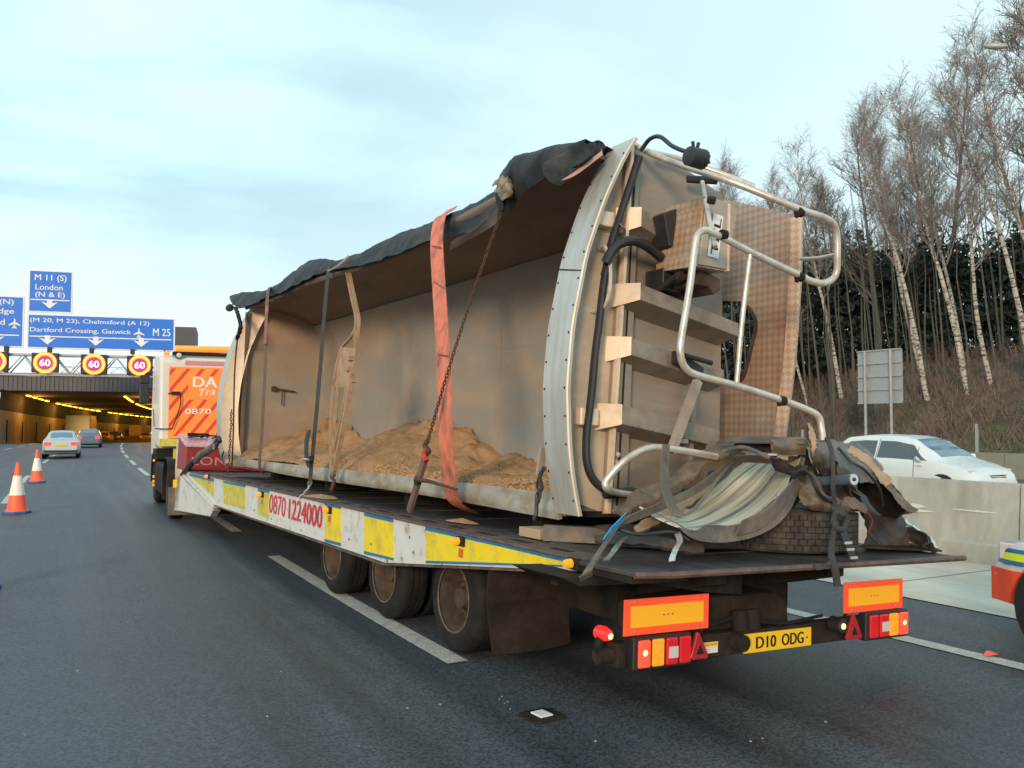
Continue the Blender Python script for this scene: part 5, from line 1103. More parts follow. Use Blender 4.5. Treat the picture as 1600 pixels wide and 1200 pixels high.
P = [(0.12, 14.14, 3.62), (0.12, 13.76, 3.37), (0.12, 13.8, 3.18), (0.12, 13.87, 2.78), (0.12, 13.86, 2.38), (0.12, 13.78, 1.88), (0.12, 13.73, 1.49), (0.12, 13.72, 1.12)]; q.tube(cat(P,6), .012, 5); P2 = [(0.1, 13.97, 3.59), (0.1, 13.78, 3.45), (0.1, 13.57, 3.23), (0.1, 13.77, 3.07)]; q.tube(cat(P2,5), [.02+.018*abs(math.sin(k*1.7)) for k in range(len(cat(P2,5)))], 5); part('frayed_edge_rope', q, M_black, tp)

# ================================================================== STRAPS AND CHAIN (trailer frame)
def strap(name, label, px, w, m, catg='strap', wd=(0,1,0), tw=.005):
    t = thing(name, label, catg, px[-1], tilt=True, group='lashings over the tipper body'); q = MB(); q.ribbon(px, w, tw, wd, 7); part('webbing', q, m, t, 60); return t
s1 = strap('lashing_strap', 'narrow brown strap nearest the front end of the wrecked body', [(0.5, 13.52, 3.9), (0.2, 12.47, 3.69), (0.12, 12.24, 3.49), (0.07, 12.0, 3.01), (0.05, 11.89, 2.65), (0.05, 11.87, 2.21), (0.08, 11.98, 1.61), (0.12, 12.16, 1.25), (0.22, 12.4, 1.09), (0.45, 12.85, 1.03)], .135, M_brownw)
q = MB(); q.ribbon([(0.19, 12.45, 3.69), (0.12, 12.22, 3.48), (0.06, 11.98, 3.01), (0.04, 11.91, 2.84)], .142, .006, (0,1,0), 6); part('orange_sleeve', q, mat('faded_orange_webbing', (.42,.16,.10), .8, var=.2, vs=9, dirt=(.16,.09,.07), damt=.5, ds=8), s1, 60)
s2 = strap('lashing_strap', 'black ratchet strap second from the front, hooked on the deck edge', [(0.4, 10.43, 3.72), (0.18, 9.85, 3.56), (0.1, 9.67, 3.17), (0.02, 9.49, 2.49), (-0.02, 9.43, 1.91), (-0.04, 9.42, 1.49), (-0.05, 9.43, 1.24), (-0.06, 9.42, 1.08)], .12, M_webb)
q = MB(); q.ribbon([(-0.07, 9.49, 1.68), (-0.09, 9.5, 1.55), (-0.08, 9.5, 1.38), (-0.06, 9.45, 1.27)], .11, .012, (0,1,0), 5); part('strap_bunch', q, M_webb, s2)
q = MB(); a = Vector((-0.1, 9.37, 1.37)); q.box(a-Vector((.03,.085,.03)), a+Vector((.03,.085,.03))); part('ratchet', q, M_trim, s2, 0, bevel=.008)
q = MB(); q.tube([a+Vector((-.035,-.09,-.01)), a+Vector((-.035,.09,-.01))], .014, 8); part('ratchet_pin', q, M_chrome, s2)
q = MB(); b = Vector((-0.06, 9.42, 1.09)); q.tube(cat([b+Vector((0,.06,.02)), b+Vector((0,.04,-.04)), b+Vector((-.05,.0,-.10)), b+Vector((-.10,-.0,-.13)), b+Vector((-.12,-.02,-.18))],5), .009, 8); q.tube(cat([b+Vector((0,-.07,.03)), b+Vector((-.02,-.03,-.04)), b+Vector((-.06,.0,-.09))],5), .009, 8); part('strap_hook', q, M_chrome, s2)
s3 = strap('lashing_strap', 'wide frayed orange strap across the middle of the open body', [(0.75, 7.84, 3.96), (0.45, 7.32, 3.76), (0.24, 7.02, 3.63), (0.14, 6.87, 3.5), (0.08, 6.76, 3.31), (0.02, 6.58, 3.0), (-0.03, 6.4, 2.65), (-0.06, 6.26, 2.27), (-0.06, 6.2, 1.91), (-0.03, 6.21, 1.61), (0.02, 6.25, 1.38), (0.08, 6.3, 1.2), (0.2, 6.41, 1.1), (0.5, 6.69, 1.01)], .235, M_orange, tw=.008)
for (u, dy) in ((.35,.0),(.5,.01)): pass
for c_, dz in (((0.05, 6.68, 3.23), .05), ((0.0, 6.5, 2.85), .09), ((-0.07, 6.23, 2.27), .03)):
    q = MB(); c_ = Vector(c_); q.grid([[c_+Vector((-.012,-.10+.04*k,dz*k/5)) for k in range(6)], [c_+Vector((-.013,-.10+.04*k,.012+dz*k/5)) for k in range(6)]])
    part('dark_crease', q, M_brownw, s3, 0)
# chain with red load binder
ch = thing('lashing_chain', 'rusty chain with red load binder running diagonally over the orange strap', 'chain', (-0.08, 6.74, 1.01), tilt=True, group='lashings over the tipper body')
C0 = Vector((0.12, 5.73, 3.38)); C1 = Vector((-0.16, 6.28, 1.6))
lk = MB(); n_ = 14; path = []
for k in range(n_+1):
    a = 2*math.pi*k/n_; path.append((0, .016*math.cos(a), .030*math.sin(a)))
lk.tube(path, .0068, 6, cap=False); lkm = lk.mesh('chain_link'); lkm.materials.append(M_chain)
nl = 58; dv = (C1-C0); 
for k in range(nl):
    t = (k+.5)/nl; p = C0.lerp(C1, t)+Vector((-.05*math.sin(t*math.pi),0,-.09*math.sin(t*math.pi))); o = bpy.data.objects.new('chain_link', lkm); COL.objects.link(o); o.parent = ch
    t2 = t+.01; p2 = C0.lerp(C1, t2)+Vector((-.05*math.sin(t2*math.pi),0,-.09*math.sin(t2*math.pi)))
    qq = (p2-p).to_track_quat('Z','X'); o.matrix_local = Matrix.Translation(p-BASE[ch.name]) @ qq.to_matrix().to_4x4() @ Matrix.Rotation(R(20+90*(k % 2)), 4, 'Z') @ Matrix.Scale(dv.length/nl/.047, 4)
q = MB(); q.tube([C0+Vector((0,.02,.14)), C0+Vector((0,.01,.06)), C0], [.05,.035,.02], 8); part('torn_sleeve', q, M_tarp, ch)
q = MB(); q.tube(cat([(-0.16, 6.28, 1.61), (-0.17, 6.31, 1.57), (-0.17, 6.23, 1.53), (-0.17, 6.31, 1.49)],4), .020, 8); part('shackle', q, M_chain, ch)
q = MB(); q.tube(cat([(-0.17, 6.26, 1.55), (-0.18, 6.28, 1.5), (-0.18, 6.25, 1.45)],4), .024, 8); part('red_hook', q, M_redsh, ch)
q = MB(); q.beam((-0.17, 6.3, 1.46), (-0.15, 6.59, 1.03), .035, .06, (0,1,0)); part('binder_body', q, M_brownw, ch, 0, bevel=.004)
q = MB(); q.tube([(-0.19, 6.4, 1.3), (-0.19, 6.19, 1.3), (-0.14, 5.79, 1.26)], [.022,.016,.008], 8); part('binder_lever', q, M_chain, ch)
q = MB(); q.lathe([(-.02,.02),(-.015,.04),(.015,.04),(.02,.02)], (-0.17, 6.42, 1.29), 'x', 12); part('binder_pivot', q, M_trim, ch)
# bent hoop bars hanging in the opening
hp = thing('broken_hoop_bars', 'bundle of bent beige hoop bars with a plate hanging in the opening', 'bars', (0.05, 9.03, 1.06), tilt=True)
for k, px in enumerate(([(0.3, 9.59, 3.53), (0.25, 9.27, 3.21), (0.2, 8.93, 2.89), (0.2, 8.94, 2.74), (0.2, 8.92, 2.57)], [(0.3, 9.49, 3.51), (0.25, 9.17, 3.2), (0.2, 8.85, 2.89), (0.18, 8.81, 2.73), (0.2, 8.88, 2.57)], [(0.34, 9.66, 3.54), (0.3, 9.39, 3.22), (0.26, 9.1, 2.91), (0.22, 9.07, 2.74), (0.2, 9.32, 2.62)],
                        [(0.2, 9.32, 2.63), (0.15, 9.34, 2.42), (0.12, 9.34, 2.13), (0.1, 9.31, 1.77), (0.1, 9.26, 1.42), (0.1, 9.21, 1.18)], [(0.1, 8.7, 2.34), (0.08, 8.71, 2.11), (0.06, 8.77, 1.77), (0.06, 8.9, 1.47), (0.08, 9.06, 1.24)], [(0.12, 8.92, 2.14), (0.1, 8.93, 1.91), (0.1, 9.02, 1.7), (0.12, 9.19, 1.5)], [(0.15, 9.21, 2.48), (0.12, 9.18, 2.19), (0.1, 9.18, 1.84), (0.1, 9.17, 1.5)])):
    q = MB(); a = [Vector(p) for p in px]; P = cat(a, 5)
    for i in range(len(P)-1): q.beam(P[i], P[i+1]+(P[i+1]-P[i])*.05, .014 if k != 4 else .03, .030 if k != 4 else .05, (1,0,0))
    part('hoop_bar', q, M_hoop, hp, 0)
q = MB(); q.prism([(9.16, 2.6), (8.72, 2.55), (8.82, 2.14), (9.32, 2.17)], 'x', .13, .145); part('hoop_plate', q, M_hoop, hp, 0, bevel=.003)
for (u) in ((0.12, 8.81, 2.45), (0.12, 8.85, 2.34), (0.12, 8.7, 2.21)): q = MB(); u = Vector(u); q.box(u-Vector((.04,.04,.02)), u+Vector((.02,.05,.025))); part('hoop_lug', q, M_hoop, hp, 0)
q = MB(); q.tube(cat([(0.08, 9.04, 1.26), (0.06, 9.08, 1.19), (0.04, 8.93, 1.15), (-0.02, 8.85, 1.05)],4), .02, 6); part('tie_wire', q, M_chain, hp)
q = MB(); q.lathe([(-.02,.03),(.02,.03)], (0.05, 8.99, 1.22), 'x', 10); part('tie_ring', q, M_chrome, hp)
# short lashing close to the rear flange
rr_ = thing('short_lashing', 'short dark lashing and grey plate beside the rear curved flange', 'lashing', (0.05, 5.0, 1.11), tilt=True, group='lashings over the tipper body')
q = MB(); q.beam((0.14, 5.07, 1.59), (0.12, 5.08, 1.4), .02, .05, (1,0,0)); part('lash_plate', q, M_alu, rr_, 0)
q = MB(); q.tube(cat([(0.1, 4.99, 1.46), (0.08, 5.01, 1.39), (0.06, 4.95, 1.32), (0.05, 4.99, 1.27), (0.03, 4.96, 1.16), (0.02, 4.97, 1.11)],5), .014, 8); q.tube(cat([(0.08, 5.01, 1.41), (0.06, 5.01, 1.33), (0.05, 4.95, 1.29), (0.04, 4.96, 1.22)],4), .010, 6); part('lash_rope', q, M_trim, rr_)
# front: black ratchet arm reaching from the gooseneck to the body
fr_ = thing('ratchet_binder', 'long black ratchet binder slanting in front of the red locker', 'ratchet', (-0.16, 16.09, 0.94), tilt=True)
q = MB(); q.beam((-0.16, 15.96, 0.87), (-0.2, 15.06, 1.12), .05, .10, (1,0,0)); q.beam((-0.2, 15.06, 1.12), (-0.22, 13.71, 1.37), .045, .07, (1,0,0)); part('binder_end', q, M_trim, fr_, 0, bevel=.01)
q = MB(); q.tube([(-0.21, 14.71, 1.14), (-0.22, 14.4, 1.25), (-0.22, 13.46, 1.41), (-0.22, 13.19, 1.51)], [.04,.06,.055,.04], 10); part('binder_sleeve', q, M_rub, fr_)
q = MB(); q.tube([(-0.24, 13.61, 1.36), (-0.24, 13.07, 1.55), (-0.24, 12.98, 1.49)], .028, 8); part('binder_handle', q, M_trim, fr_)
q = MB(); c = Vector((-0.26, 13.28, 1.41)); q.box(c-Vector((.01,.04,.04)), c+Vector((.01,.04,.04))); part('bright_catch', q, M_chrome, fr_, 0)
vc = thing('front_chain', 'rusty chain hanging down the front edge of the open body', 'chain', (0.05, 13.48, 1.0), tilt=True, group='lashings over the tipper body')
a = Vector((0.02, 13.5, 1.97)); b = Vector((0.0, 13.39, 1.0))
for k in range(24):
    p = a.lerp(b,(k+.5)/24)+Vector((0,.02*math.sin(k*.9),0)); o = bpy.data.objects.new('chain_link', lkm); COL.objects.link(o); o.parent = vc; o.matrix_local = Matrix.Translation(p-BASE[vc.name]) @ Matrix.Rotation(R(90*(k%2)),4,'Z') @ Matrix.Scale((b-a).length/24/.045, 4)
q = MB(); q.tube(cat([(-0.02, 13.67, 1.34), (-0.05, 13.64, 1.25), (-0.06, 13.36, 1.13), (0.0, 13.22, 1.1), (0.2, 13.53, 1.08), (0.4, 13.56, 1.05)],5), .010, 6); part('loose_wire', q, M_cable, vc)

# ================================================================== DEBRIS ON THE TAIL
DG = 'crash debris piled on the tail'
# spare tyre lying flat
ty = thing('loose_lorry_tyre', 'big worn lorry tyre lying flat on the trailer tail under the debris', 'tyre', (1.70,4.43,.955), tilt=True); tc_ = (1.70,4.43,.955)
q = MB(); RT = .565; c = [(.04,.34),(.0,.42),(.0,.50),(.01,RT-.03),(.025,RT-.018),(.265,RT-.018),(.285,RT-.04),(.295,.50),(.295,.42),(.255,.34)]; q.lathe(c, tc_, 'z', 72, closed=True); part('casing', q, M_tyre2, ty)
q = MB()
for rw in range(6):
    z0 = .026+rw*.040
    for k in range(64):
        a0 = 2*math.pi*(k+(.5 if rw % 2 else 0))/64; a1 = a0+2*math.pi*.87/64
        if not (2.6 < (a0 % 6.283) < 6.28 or a0 % 6.283 < .6): continue
        r0, r1 = RT-.02, RT+.001; vs = []
        for r_ in (r0, r1):
            for (a, z) in ((a0,z0),(a1,z0),(a1,z0+.034),(a0,z0+.034)): vs.append((tc_[0]+r_*math.cos(a), tc_[1]+r_*math.sin(a), tc_[2]+z))
        q.hexa([vs[0],vs[1],vs[2],vs[3],vs[4],vs[5],vs[6],vs[7]])
part('tread_blocks', q, M_tyre2, ty, 0, kind='stuff')

def sheet(name, rows, m, label, catg='debris', t=.006, rough=0, sc=3, n=6, mm=6, group=DG, parent=None, smooth=28):
    q = MB(); q.patch(rows, t, n, rough*1.35, sc*1.3, mm, jag=.012 if parent is None else 0)
    if parent: return part(name, q, m, parent, smooth)
    return solo(name, q, m, label, catg, tilt=True, group=group, smooth=smooth)
# streaked half round mudguard
mg = thing('mudguard', 'curved mudguard with cream streaked inside and grey rubber rim, lying open', 'mudguard', (0.79, 4.0, 1.12), tilt=True)
ra = [(0.37, 4.3, 1.25), (0.55, 4.32, 1.21), (0.9, 4.45, 1.29), (1.2, 4.55, 1.41), (1.43, 4.6, 1.51), (1.65, 4.6, 1.58)]
rb_ = [(0.37, 4.15, 1.2), (0.66, 4.25, 1.18), (1.11, 4.45, 1.26), (1.45, 4.55, 1.4), (1.64, 4.55, 1.51), (1.75, 4.5, 1.58)]
rc = [(0.4, 4.0, 1.16), (0.65, 4.05, 1.16), (1.04, 4.2, 1.22), (1.38, 4.3, 1.34), (1.55, 4.3, 1.49), (1.62, 4.25, 1.59)]
rd = [(0.46, 3.9, 1.13), (0.64, 3.88, 1.15), (0.85, 3.88, 1.2), (1.12, 3.92, 1.32), (1.32, 3.95, 1.47), (1.48, 4.0, 1.6)]
q = MB(); q.patch([ra, rb_, rc, rd], .01, 7, uv=True) if len({len(ra),len(rb_),len(rc),len(rd)}) == 1 else None; part('mudguard_shell', q, M_guard, mg, 60)
re_ = [(0.35, 3.92, 1.16), (0.46, 3.88, 1.09), (0.68, 3.84, 1.07), (0.98, 3.84, 1.12), (1.27, 3.88, 1.28), (1.46, 3.95, 1.58)]
rf = [(0.45, 3.89, 1.14), (0.53, 3.86, 1.17), (0.79, 3.84, 1.18), (1.08, 3.86, 1.31), (1.3, 3.9, 1.45), (1.46, 3.97, 1.6)]
sheet('rubber_rim', [rf, re_], M_rub, '', t=.014, parent=mg, n=8, rough=.006)
re2 = [(0.71, 3.82, 1.11), (0.93, 3.82, 1.15), (1.14, 3.84, 1.27), (1.31, 3.88, 1.46)]; rf2 = [(0.75, 3.8, 1.2), (0.96, 3.8, 1.27), (1.14, 3.82, 1.39), (1.29, 3.86, 1.48)]
sheet('rubber_rim', [rf2, re2], M_rub, '', t=.01, parent=mg, n=6)
q = MB(); q.tube(cat([(0.37, 4.28, 1.23), (0.44, 4.2, 1.2), (0.42, 4.0, 1.16), (0.46, 3.9, 1.13)],5), .010, 6); part('bead_edge', q, M_chrome, mg)
for p in [(1.26, 3.96, 1.58), (1.32, 3.97, 1.61)]: q = MB(); c = Vector(p); q.box(c-Vector((.04,.01,.012)), c+Vector((.04,.01,.012))); part('guard_clip', q, M_wood, mg, 0)
# blue grey inner panel and crumpled tan channel
sheet('inner_panel', [[(0.52, 4.36, 1.21), (0.74, 4.42, 1.29), (1.03, 4.5, 1.42), (1.37, 4.6, 1.53)], [(0.64, 4.3, 1.16), (0.92, 4.4, 1.24), (1.18, 4.5, 1.36), (1.5, 4.6, 1.5)]], mat('slate_panel', (.055,.07,.085), .5, var=.25, vs=5), 'flat slate coloured panel lying inside the mudguard', t=.008)
sheet('crumpled_channel', [[(0.24, 4.4, 1.24), (0.34, 4.42, 1.28), (0.54, 4.45, 1.36), (0.86, 4.5, 1.47), (1.11, 4.52, 1.61), (1.18, 4.52, 1.67), (1.39, 4.5, 1.68)], [(0.2, 4.33, 1.21), (0.32, 4.33, 1.24), (0.52, 4.36, 1.3), (0.83, 4.4, 1.42), (1.08, 4.42, 1.53), (1.19, 4.42, 1.6), (1.36, 4.42, 1.64)], [(0.29, 4.34, 1.16), (0.41, 4.34, 1.2), (0.62, 4.38, 1.26), (0.9, 4.42, 1.36), (1.16, 4.45, 1.48), (1.31, 4.45, 1.54), (1.43, 4.45, 1.58)]], M_tan, 'long crumpled tan metal channel reaching up from the left of the pile', rough=.022, sc=6, t=.004, n=8)
sheet('tan_bar', [[(0.31, 4.28, 1.13), (0.53, 4.3, 1.21), (0.78, 4.34, 1.3), (1.04, 4.38, 1.44)], [(0.32, 4.24, 1.1), (0.55, 4.26, 1.18), (0.8, 4.3, 1.27), (1.05, 4.34, 1.41)]], M_hoop, 'thin light tan bar lying just below the crumpled channel', t=.02, n=6)
# looping grey strap with blue tape
gs_ = thing('loose_strap', 'grey loose strap looping down over the mudguard, blue tape near its lower end', 'strap', (-0.45, 3.72, 0.93), tilt=True)
q = MB(); q.ribbon([(0.42, 4.12, 1.64), (0.35, 4.05, 1.5), (0.31, 3.98, 1.37), (0.3, 3.92, 1.28), (0.34, 3.88, 1.23), (0.47, 3.92, 1.26), (0.62, 4.0, 1.32), (0.81, 4.1, 1.41), (1.08, 4.25, 1.51), (1.27, 4.35, 1.58)], .085, .008, [(1,.35,0),(.9,.2,.35)], 8); part('strap_loop', q, M_webg, gs_)
q = MB(); q.ribbon([(1.31, 4.36, 1.57), (0.97, 4.25, 1.46), (0.68, 4.15, 1.36), (0.39, 4.08, 1.28), (0.13, 4.0, 1.23), (-0.08, 3.92, 1.19), (-0.26, 3.8, 1.12), (-0.41, 3.7, 1.04), (-0.52, 3.62, 0.98), (-0.49, 3.66, 0.94)], .085, .012, [(.4,.2,.9),(.8,.2,-.6),(1,.2,0)][0:1]+[(.95,.1,.3)], 8); part('strap_tail', q, M_webg, gs_)
a_, b_ = Vector((-0.13, 3.85, 1.22)), Vector((-0.27, 3.8, 1.15)); q = MB(); q.grid([[a_+Vector((-.03,-.015,-.035)), b_+Vector((-.03,-.015,-.035))],[a_+Vector((.025,-.015,.035)), b_+Vector((.025,-.015,.03))]], .004); part('blue_tape', q, M_bluet, gs_, 0)
# folded dark channel across the top
q = MB(); P = [(0.93, 4.1, 1.67), (1.15, 4.1, 1.71), (1.31, 4.1, 1.71), (1.34, 4.1, 1.62), (1.29, 4.1, 1.62), (0.96, 4.1, 1.61)]
fc = thing('folded_channel', 'dark open ended folded channel on top of the pile', 'debris', (1.28, 4.1, 1.59), tilt=True, group=DG)
A1 = [Vector(p) for p in [(0.91, 4.08, 1.66), (0.96, 4.08, 1.68), (1.15, 4.08, 1.71), (1.29, 4.08, 1.68), (1.31, 4.08, 1.63), (0.95, 4.08, 1.62)]]; A2 = [p+Vector((.33,-.02,-.015)) for p in A1]; 
T1 = [Vector(p) for p in [(0.98, 4.12, 1.67), (1.19, 4.12, 1.71), (1.46, 3.96, 1.72)]]; T2 = [Vector(p) for p in [(0.86, 4.0, 1.67), (1.16, 3.98, 1.68), (1.4, 3.9, 1.68)]]; T3 = [Vector(p) for p in [(0.85, 4.0, 1.62), (1.18, 3.98, 1.61), (1.41, 3.9, 1.6)]]
q = MB(); q.patch([[T1[0]+Vector((.05,.2,0)), T1[1]+Vector((.05,.2,0)), T1[2]+Vector((.05,.2,0))], T1, T2], .008, 5, rough=.006); part('channel_top', q, M_bent, fc)
q = MB(); q.patch([[Vector(p) for p in [(1.15, 3.97, 1.69), (1.29, 3.95, 1.7), (1.43, 3.93, 1.71)]], [Vector(p) for p in [(1.17, 3.96, 1.66), (1.27, 3.92, 1.65), (1.41, 3.9, 1.65)]], [Vector(p) for p in [(1.18, 3.98, 1.61), (1.28, 3.94, 1.6), (1.43, 3.92, 1.6)]]], .01, 5, rough=.008, sc=8); part('channel_side', q, M_bent, fc)
q = MB(); q.hexa([(0.96, 4.1, 1.62), (1.27, 4.06, 1.61), (1.42, 4.2, 1.64), (1.09, 4.2, 1.63), (0.97, 4.1, 1.67), (1.25, 4.06, 1.7), (1.38, 4.2, 1.7), (1.09, 4.2, 1.68)]); part('channel_shadow_gap', q, M_dark, fc, 0)  # dark block painted in for the shade inside the open channel
q = MB(); q.patch([[(0.98, 4.1, 1.58), (1.23, 4.06, 1.59), (1.46, 4.0, 1.59)], [(1.09, 4.2, 1.54), (1.33, 4.15, 1.54), (1.52, 4.1, 1.55)]], .006, 4, rough=.01); part('channel_flange', q, M_tan, fc)
# big bent grey panels to the right
sheet('bent_panel', [[(1.48, 3.95, 1.8), (1.56, 3.95, 1.71), (1.78, 4.0, 1.7)], [(1.37, 3.85, 1.69), (1.51, 3.85, 1.63), (1.73, 3.9, 1.64)], [(1.4, 3.85, 1.59), (1.58, 3.85, 1.51), (1.68, 3.85, 1.45)], [(1.6, 3.95, 1.48), (1.66, 3.9, 1.42), (1.73, 3.9, 1.4)]], M_bent, 'pointed grey sheet sticking up at the middle of the pile', rough=.02, sc=5, t=.004)
sheet('torn_bright_edge', [[(1.46, 3.93, 1.81), (1.37, 3.83, 1.69), (1.39, 3.83, 1.6)], [(1.5, 3.92, 1.77), (1.4, 3.82, 1.68), (1.39, 3.82, 1.62)]], M_hoop, 'torn cream edge at the tip of the pointed grey sheet', t=.006)
sheet('crumpled_hood', [[(2.02, 4.25, 1.73), (2.31, 4.25, 1.67), (2.47, 4.2, 1.6), (2.45, 4.1, 1.53)], [(1.79, 4.0, 1.66), (1.95, 3.95, 1.59), (2.11, 3.9, 1.53), (2.2, 3.88, 1.49)], [(1.64, 3.85, 1.57), (1.79, 3.8, 1.52), (1.96, 3.8, 1.49), (2.1, 3.8, 1.46)], [(1.62, 3.82, 1.46), (1.74, 3.78, 1.44), (1.91, 3.78, 1.45), (2.08, 3.8, 1.45)]], M_bent, 'large crumpled grey panel drooping to the right end of the pile', rough=.03, sc=5, t=.004, n=8)
sheet('creased_cover', [[(2.24, 4.4, 1.71), (2.5, 4.4, 1.7), (2.59, 4.3, 1.62)], [(1.97, 4.15, 1.65), (2.17, 4.12, 1.61), (2.34, 4.05, 1.54)]], M_bent, 'thin creased cover on top of the crumpled grey panel', rough=.03, sc=6, t=.004)
sheet('angled_flap', [[(2.11, 3.85, 1.5), (2.13, 3.78, 1.41), (2.19, 3.72, 1.31), (2.26, 3.7, 1.26)], [(2.18, 3.95, 1.47), (2.23, 3.9, 1.34), (2.34, 3.88, 1.23), (2.39, 3.8, 1.23)], [(2.15, 4.1, 1.43), (2.26, 4.1, 1.33), (2.44, 4.1, 1.21), (2.62, 4.1, 1.18)]], M_dark, 'dark underside of a flap pointing down to the right', rough=.015, t=.004)
sheet('flap_edge', [[(2.08, 3.84, 1.51), (2.13, 3.77, 1.42), (2.18, 3.71, 1.32), (2.27, 3.69, 1.26)], [(2.04, 3.83, 1.49), (2.07, 3.76, 1.39), (2.11, 3.7, 1.29), (2.23, 3.68, 1.24)]], M_tan, 'tan edge strip along the slanting flap', t=.004, rough=.008, sc=8)
sheet('standing_panel', [[(2.32, 4.2, 1.37), (2.53, 4.2, 1.3), (2.71, 4.15, 1.2)], [(2.26, 4.1, 1.21), (2.44, 4.1, 1.19), (2.64, 4.05, 1.18)], [(2.17, 4.0, 1.07), (2.34, 4.0, 1.04), (2.61, 4.0, 1.07)], [(2.1, 3.98, 0.99), (2.27, 3.95, 0.97), (2.59, 3.95, 0.95)]], M_dark, 'dark brown panel standing right of the big tyre', rough=.02, t=.004)
q = MB(); q.hexa([(2.03, 3.95, 0.98), (2.64, 3.75, 0.96), (3.05, 4.1, 0.95), (2.41, 4.2, 0.97), (2.03, 3.95, 1.0), (2.64, 3.75, 0.97), (3.05, 4.1, 0.97), (2.41, 4.2, 0.98)]); solo('base_plate', q, M_cham, 'thin flat plate lying on the tail at the far right', 'debris', tilt=True, group=DG, smooth=0)
sheet('chrome_fairing', [[(2.5, 3.95, 1.19), (2.54, 3.92, 1.16), (2.55, 3.85, 1.1), (2.54, 3.75, 1.04), (2.53, 3.7, 0.98)], [(2.44, 3.9, 1.13), (2.48, 3.86, 1.13), (2.51, 3.8, 1.09), (2.51, 3.74, 1.03), (2.52, 3.7, 0.98)], [(2.53, 3.95, 1.06), (2.56, 3.9, 1.06), (2.57, 3.84, 1.04), (2.54, 3.78, 1.01), (2.53, 3.72, 0.97)], [(2.67, 4.05, 1.03), (2.69, 4.0, 1.0), (2.7, 3.95, 0.98), (2.61, 3.85, 0.97), (2.57, 3.75, 0.96)]], M_chrome, 'shiny bent chrome sheet at the far right of the pile', rough=.018, sc=7, t=.004)
sheet('dark_filler', [[(1.95, 4.3, 1.5), (2.16, 4.3, 1.41), (2.45, 4.3, 1.39), (2.59, 4.3, 1.38)], [(1.79, 4.2, 1.25), (2.04, 4.2, 1.21), (2.32, 4.2, 1.2), (2.45, 4.2, 1.19)]], M_dark, 'dark crumpled filler sheet deep inside the pile above the tyre', rough=.05, sc=5, t=.02)  # dark filler closing the gap above the tyre
sheet('curled_tan_sheet', [[(1.41, 3.98, 1.38), (1.43, 3.95, 1.46), (1.52, 3.95, 1.5), (1.6, 3.95, 1.48)], [(1.33, 3.88, 1.34), (1.34, 3.82, 1.4), (1.43, 3.82, 1.42), (1.55, 3.85, 1.37)], [(1.35, 3.84, 1.3), (1.4, 3.78, 1.31), (1.54, 3.8, 1.29), (1.72, 3.85, 1.32)], [(1.51, 3.9, 1.25), (1.61, 3.88, 1.24), (1.77, 3.88, 1.24), (1.96, 3.9, 1.28)]], M_tan, 'brown curled sheet resting on top of the tyre', rough=.03, sc=6, t=.004, n=7)
sheet('tan_offcut', [[(1.73, 3.86, 1.34), (1.81, 3.84, 1.32), (1.94, 3.82, 1.26)], [(1.69, 3.84, 1.29), (1.79, 3.82, 1.26), (1.92, 3.82, 1.23)]], M_tan, 'small tan offcut on the right rim of the tyre', rough=.015, sc=9, t=.004)
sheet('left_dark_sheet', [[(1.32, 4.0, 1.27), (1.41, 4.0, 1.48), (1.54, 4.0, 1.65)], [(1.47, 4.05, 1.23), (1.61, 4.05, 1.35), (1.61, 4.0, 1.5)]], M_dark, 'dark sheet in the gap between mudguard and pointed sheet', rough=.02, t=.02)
hy = thing('damper_tube', 'black damper tube with a round silver end poking out of the pile', 'tube', (1.7, 3.75, 1.45), tilt=True, group=DG)
a_, b_ = Vector((1.59, 3.95, 1.43)), Vector((1.56, 3.66, 1.46)); q = MB(); q.tube([a_, b_], .034, 18); part('tube_body', q, M_card, hy, 30); d_ = (b_-a_).normalized()
q = MB(); q.tube([b_-d_*.004, b_+d_*.014], .036, 20); part('end_cap', q, M_chrome, hy, 30)
q = MB(); q.tube([b_+d_*.0145, b_+d_*.02], .012, 10); part('end_bolt', q, M_trim, hy)
# black strap knotted over the tyre
bs_ = thing('black_lashing', 'black strap knotted over the tyre with a bright ratchet buckle and a hanging tail', 'strap', (1.37, 3.6, 0.82), tilt=True)
q = MB(); q.ribbon([(1.56, 3.86, 1.73), (1.54, 3.8, 1.63), (1.48, 3.74, 1.51), (1.43, 3.7, 1.41), (1.47, 3.72, 1.33), (1.5, 3.73, 1.25)], .045, .006, [(1,.2,.3),(1,.1,0)], 7); part('strap_upper', q, M_webb, bs_)
q = MB(); q.tube(cat([(1.44, 3.72, 1.27), (1.48, 3.68, 1.26), (1.53, 3.68, 1.21), (1.5, 3.68, 1.15), (1.41, 3.66, 1.16), (1.41, 3.68, 1.21), (1.42, 3.66, 1.26), (1.45, 3.64, 1.24)],5), .020, 8); part('strap_knot', q, M_webb, bs_)
q = MB(); q.ribbon([(1.44, 3.68, 1.2), (1.36, 3.64, 1.1), (1.3, 3.6, 1.01), (1.3, 3.57, 0.92), (1.31, 3.56, 0.82)], .052, .012, [(1,.2,0),(1,-.1,0)], 7); part('strap_tail', q, M_webb, bs_)
q = MB(); q.ribbon([(1.13, 3.6, 0.95), (1.14, 3.57, 0.94), (1.19, 3.56, 0.95), (1.28, 3.58, 0.97)], .03, .006, (.1,.2,1), 6); part('strap_end', q, M_webb, bs_)
c = Vector((1.54, 3.66, 1.06)); 
q = MB(); q.ribbon([(1.49, 3.7, 1.19), (1.5, 3.66, 1.1), (1.53, 3.64, 1.01), (1.55, 3.63, 0.96)], .07, .008, (1,.1,.1), 5); part('buckle_frame', q, M_trim, bs_)
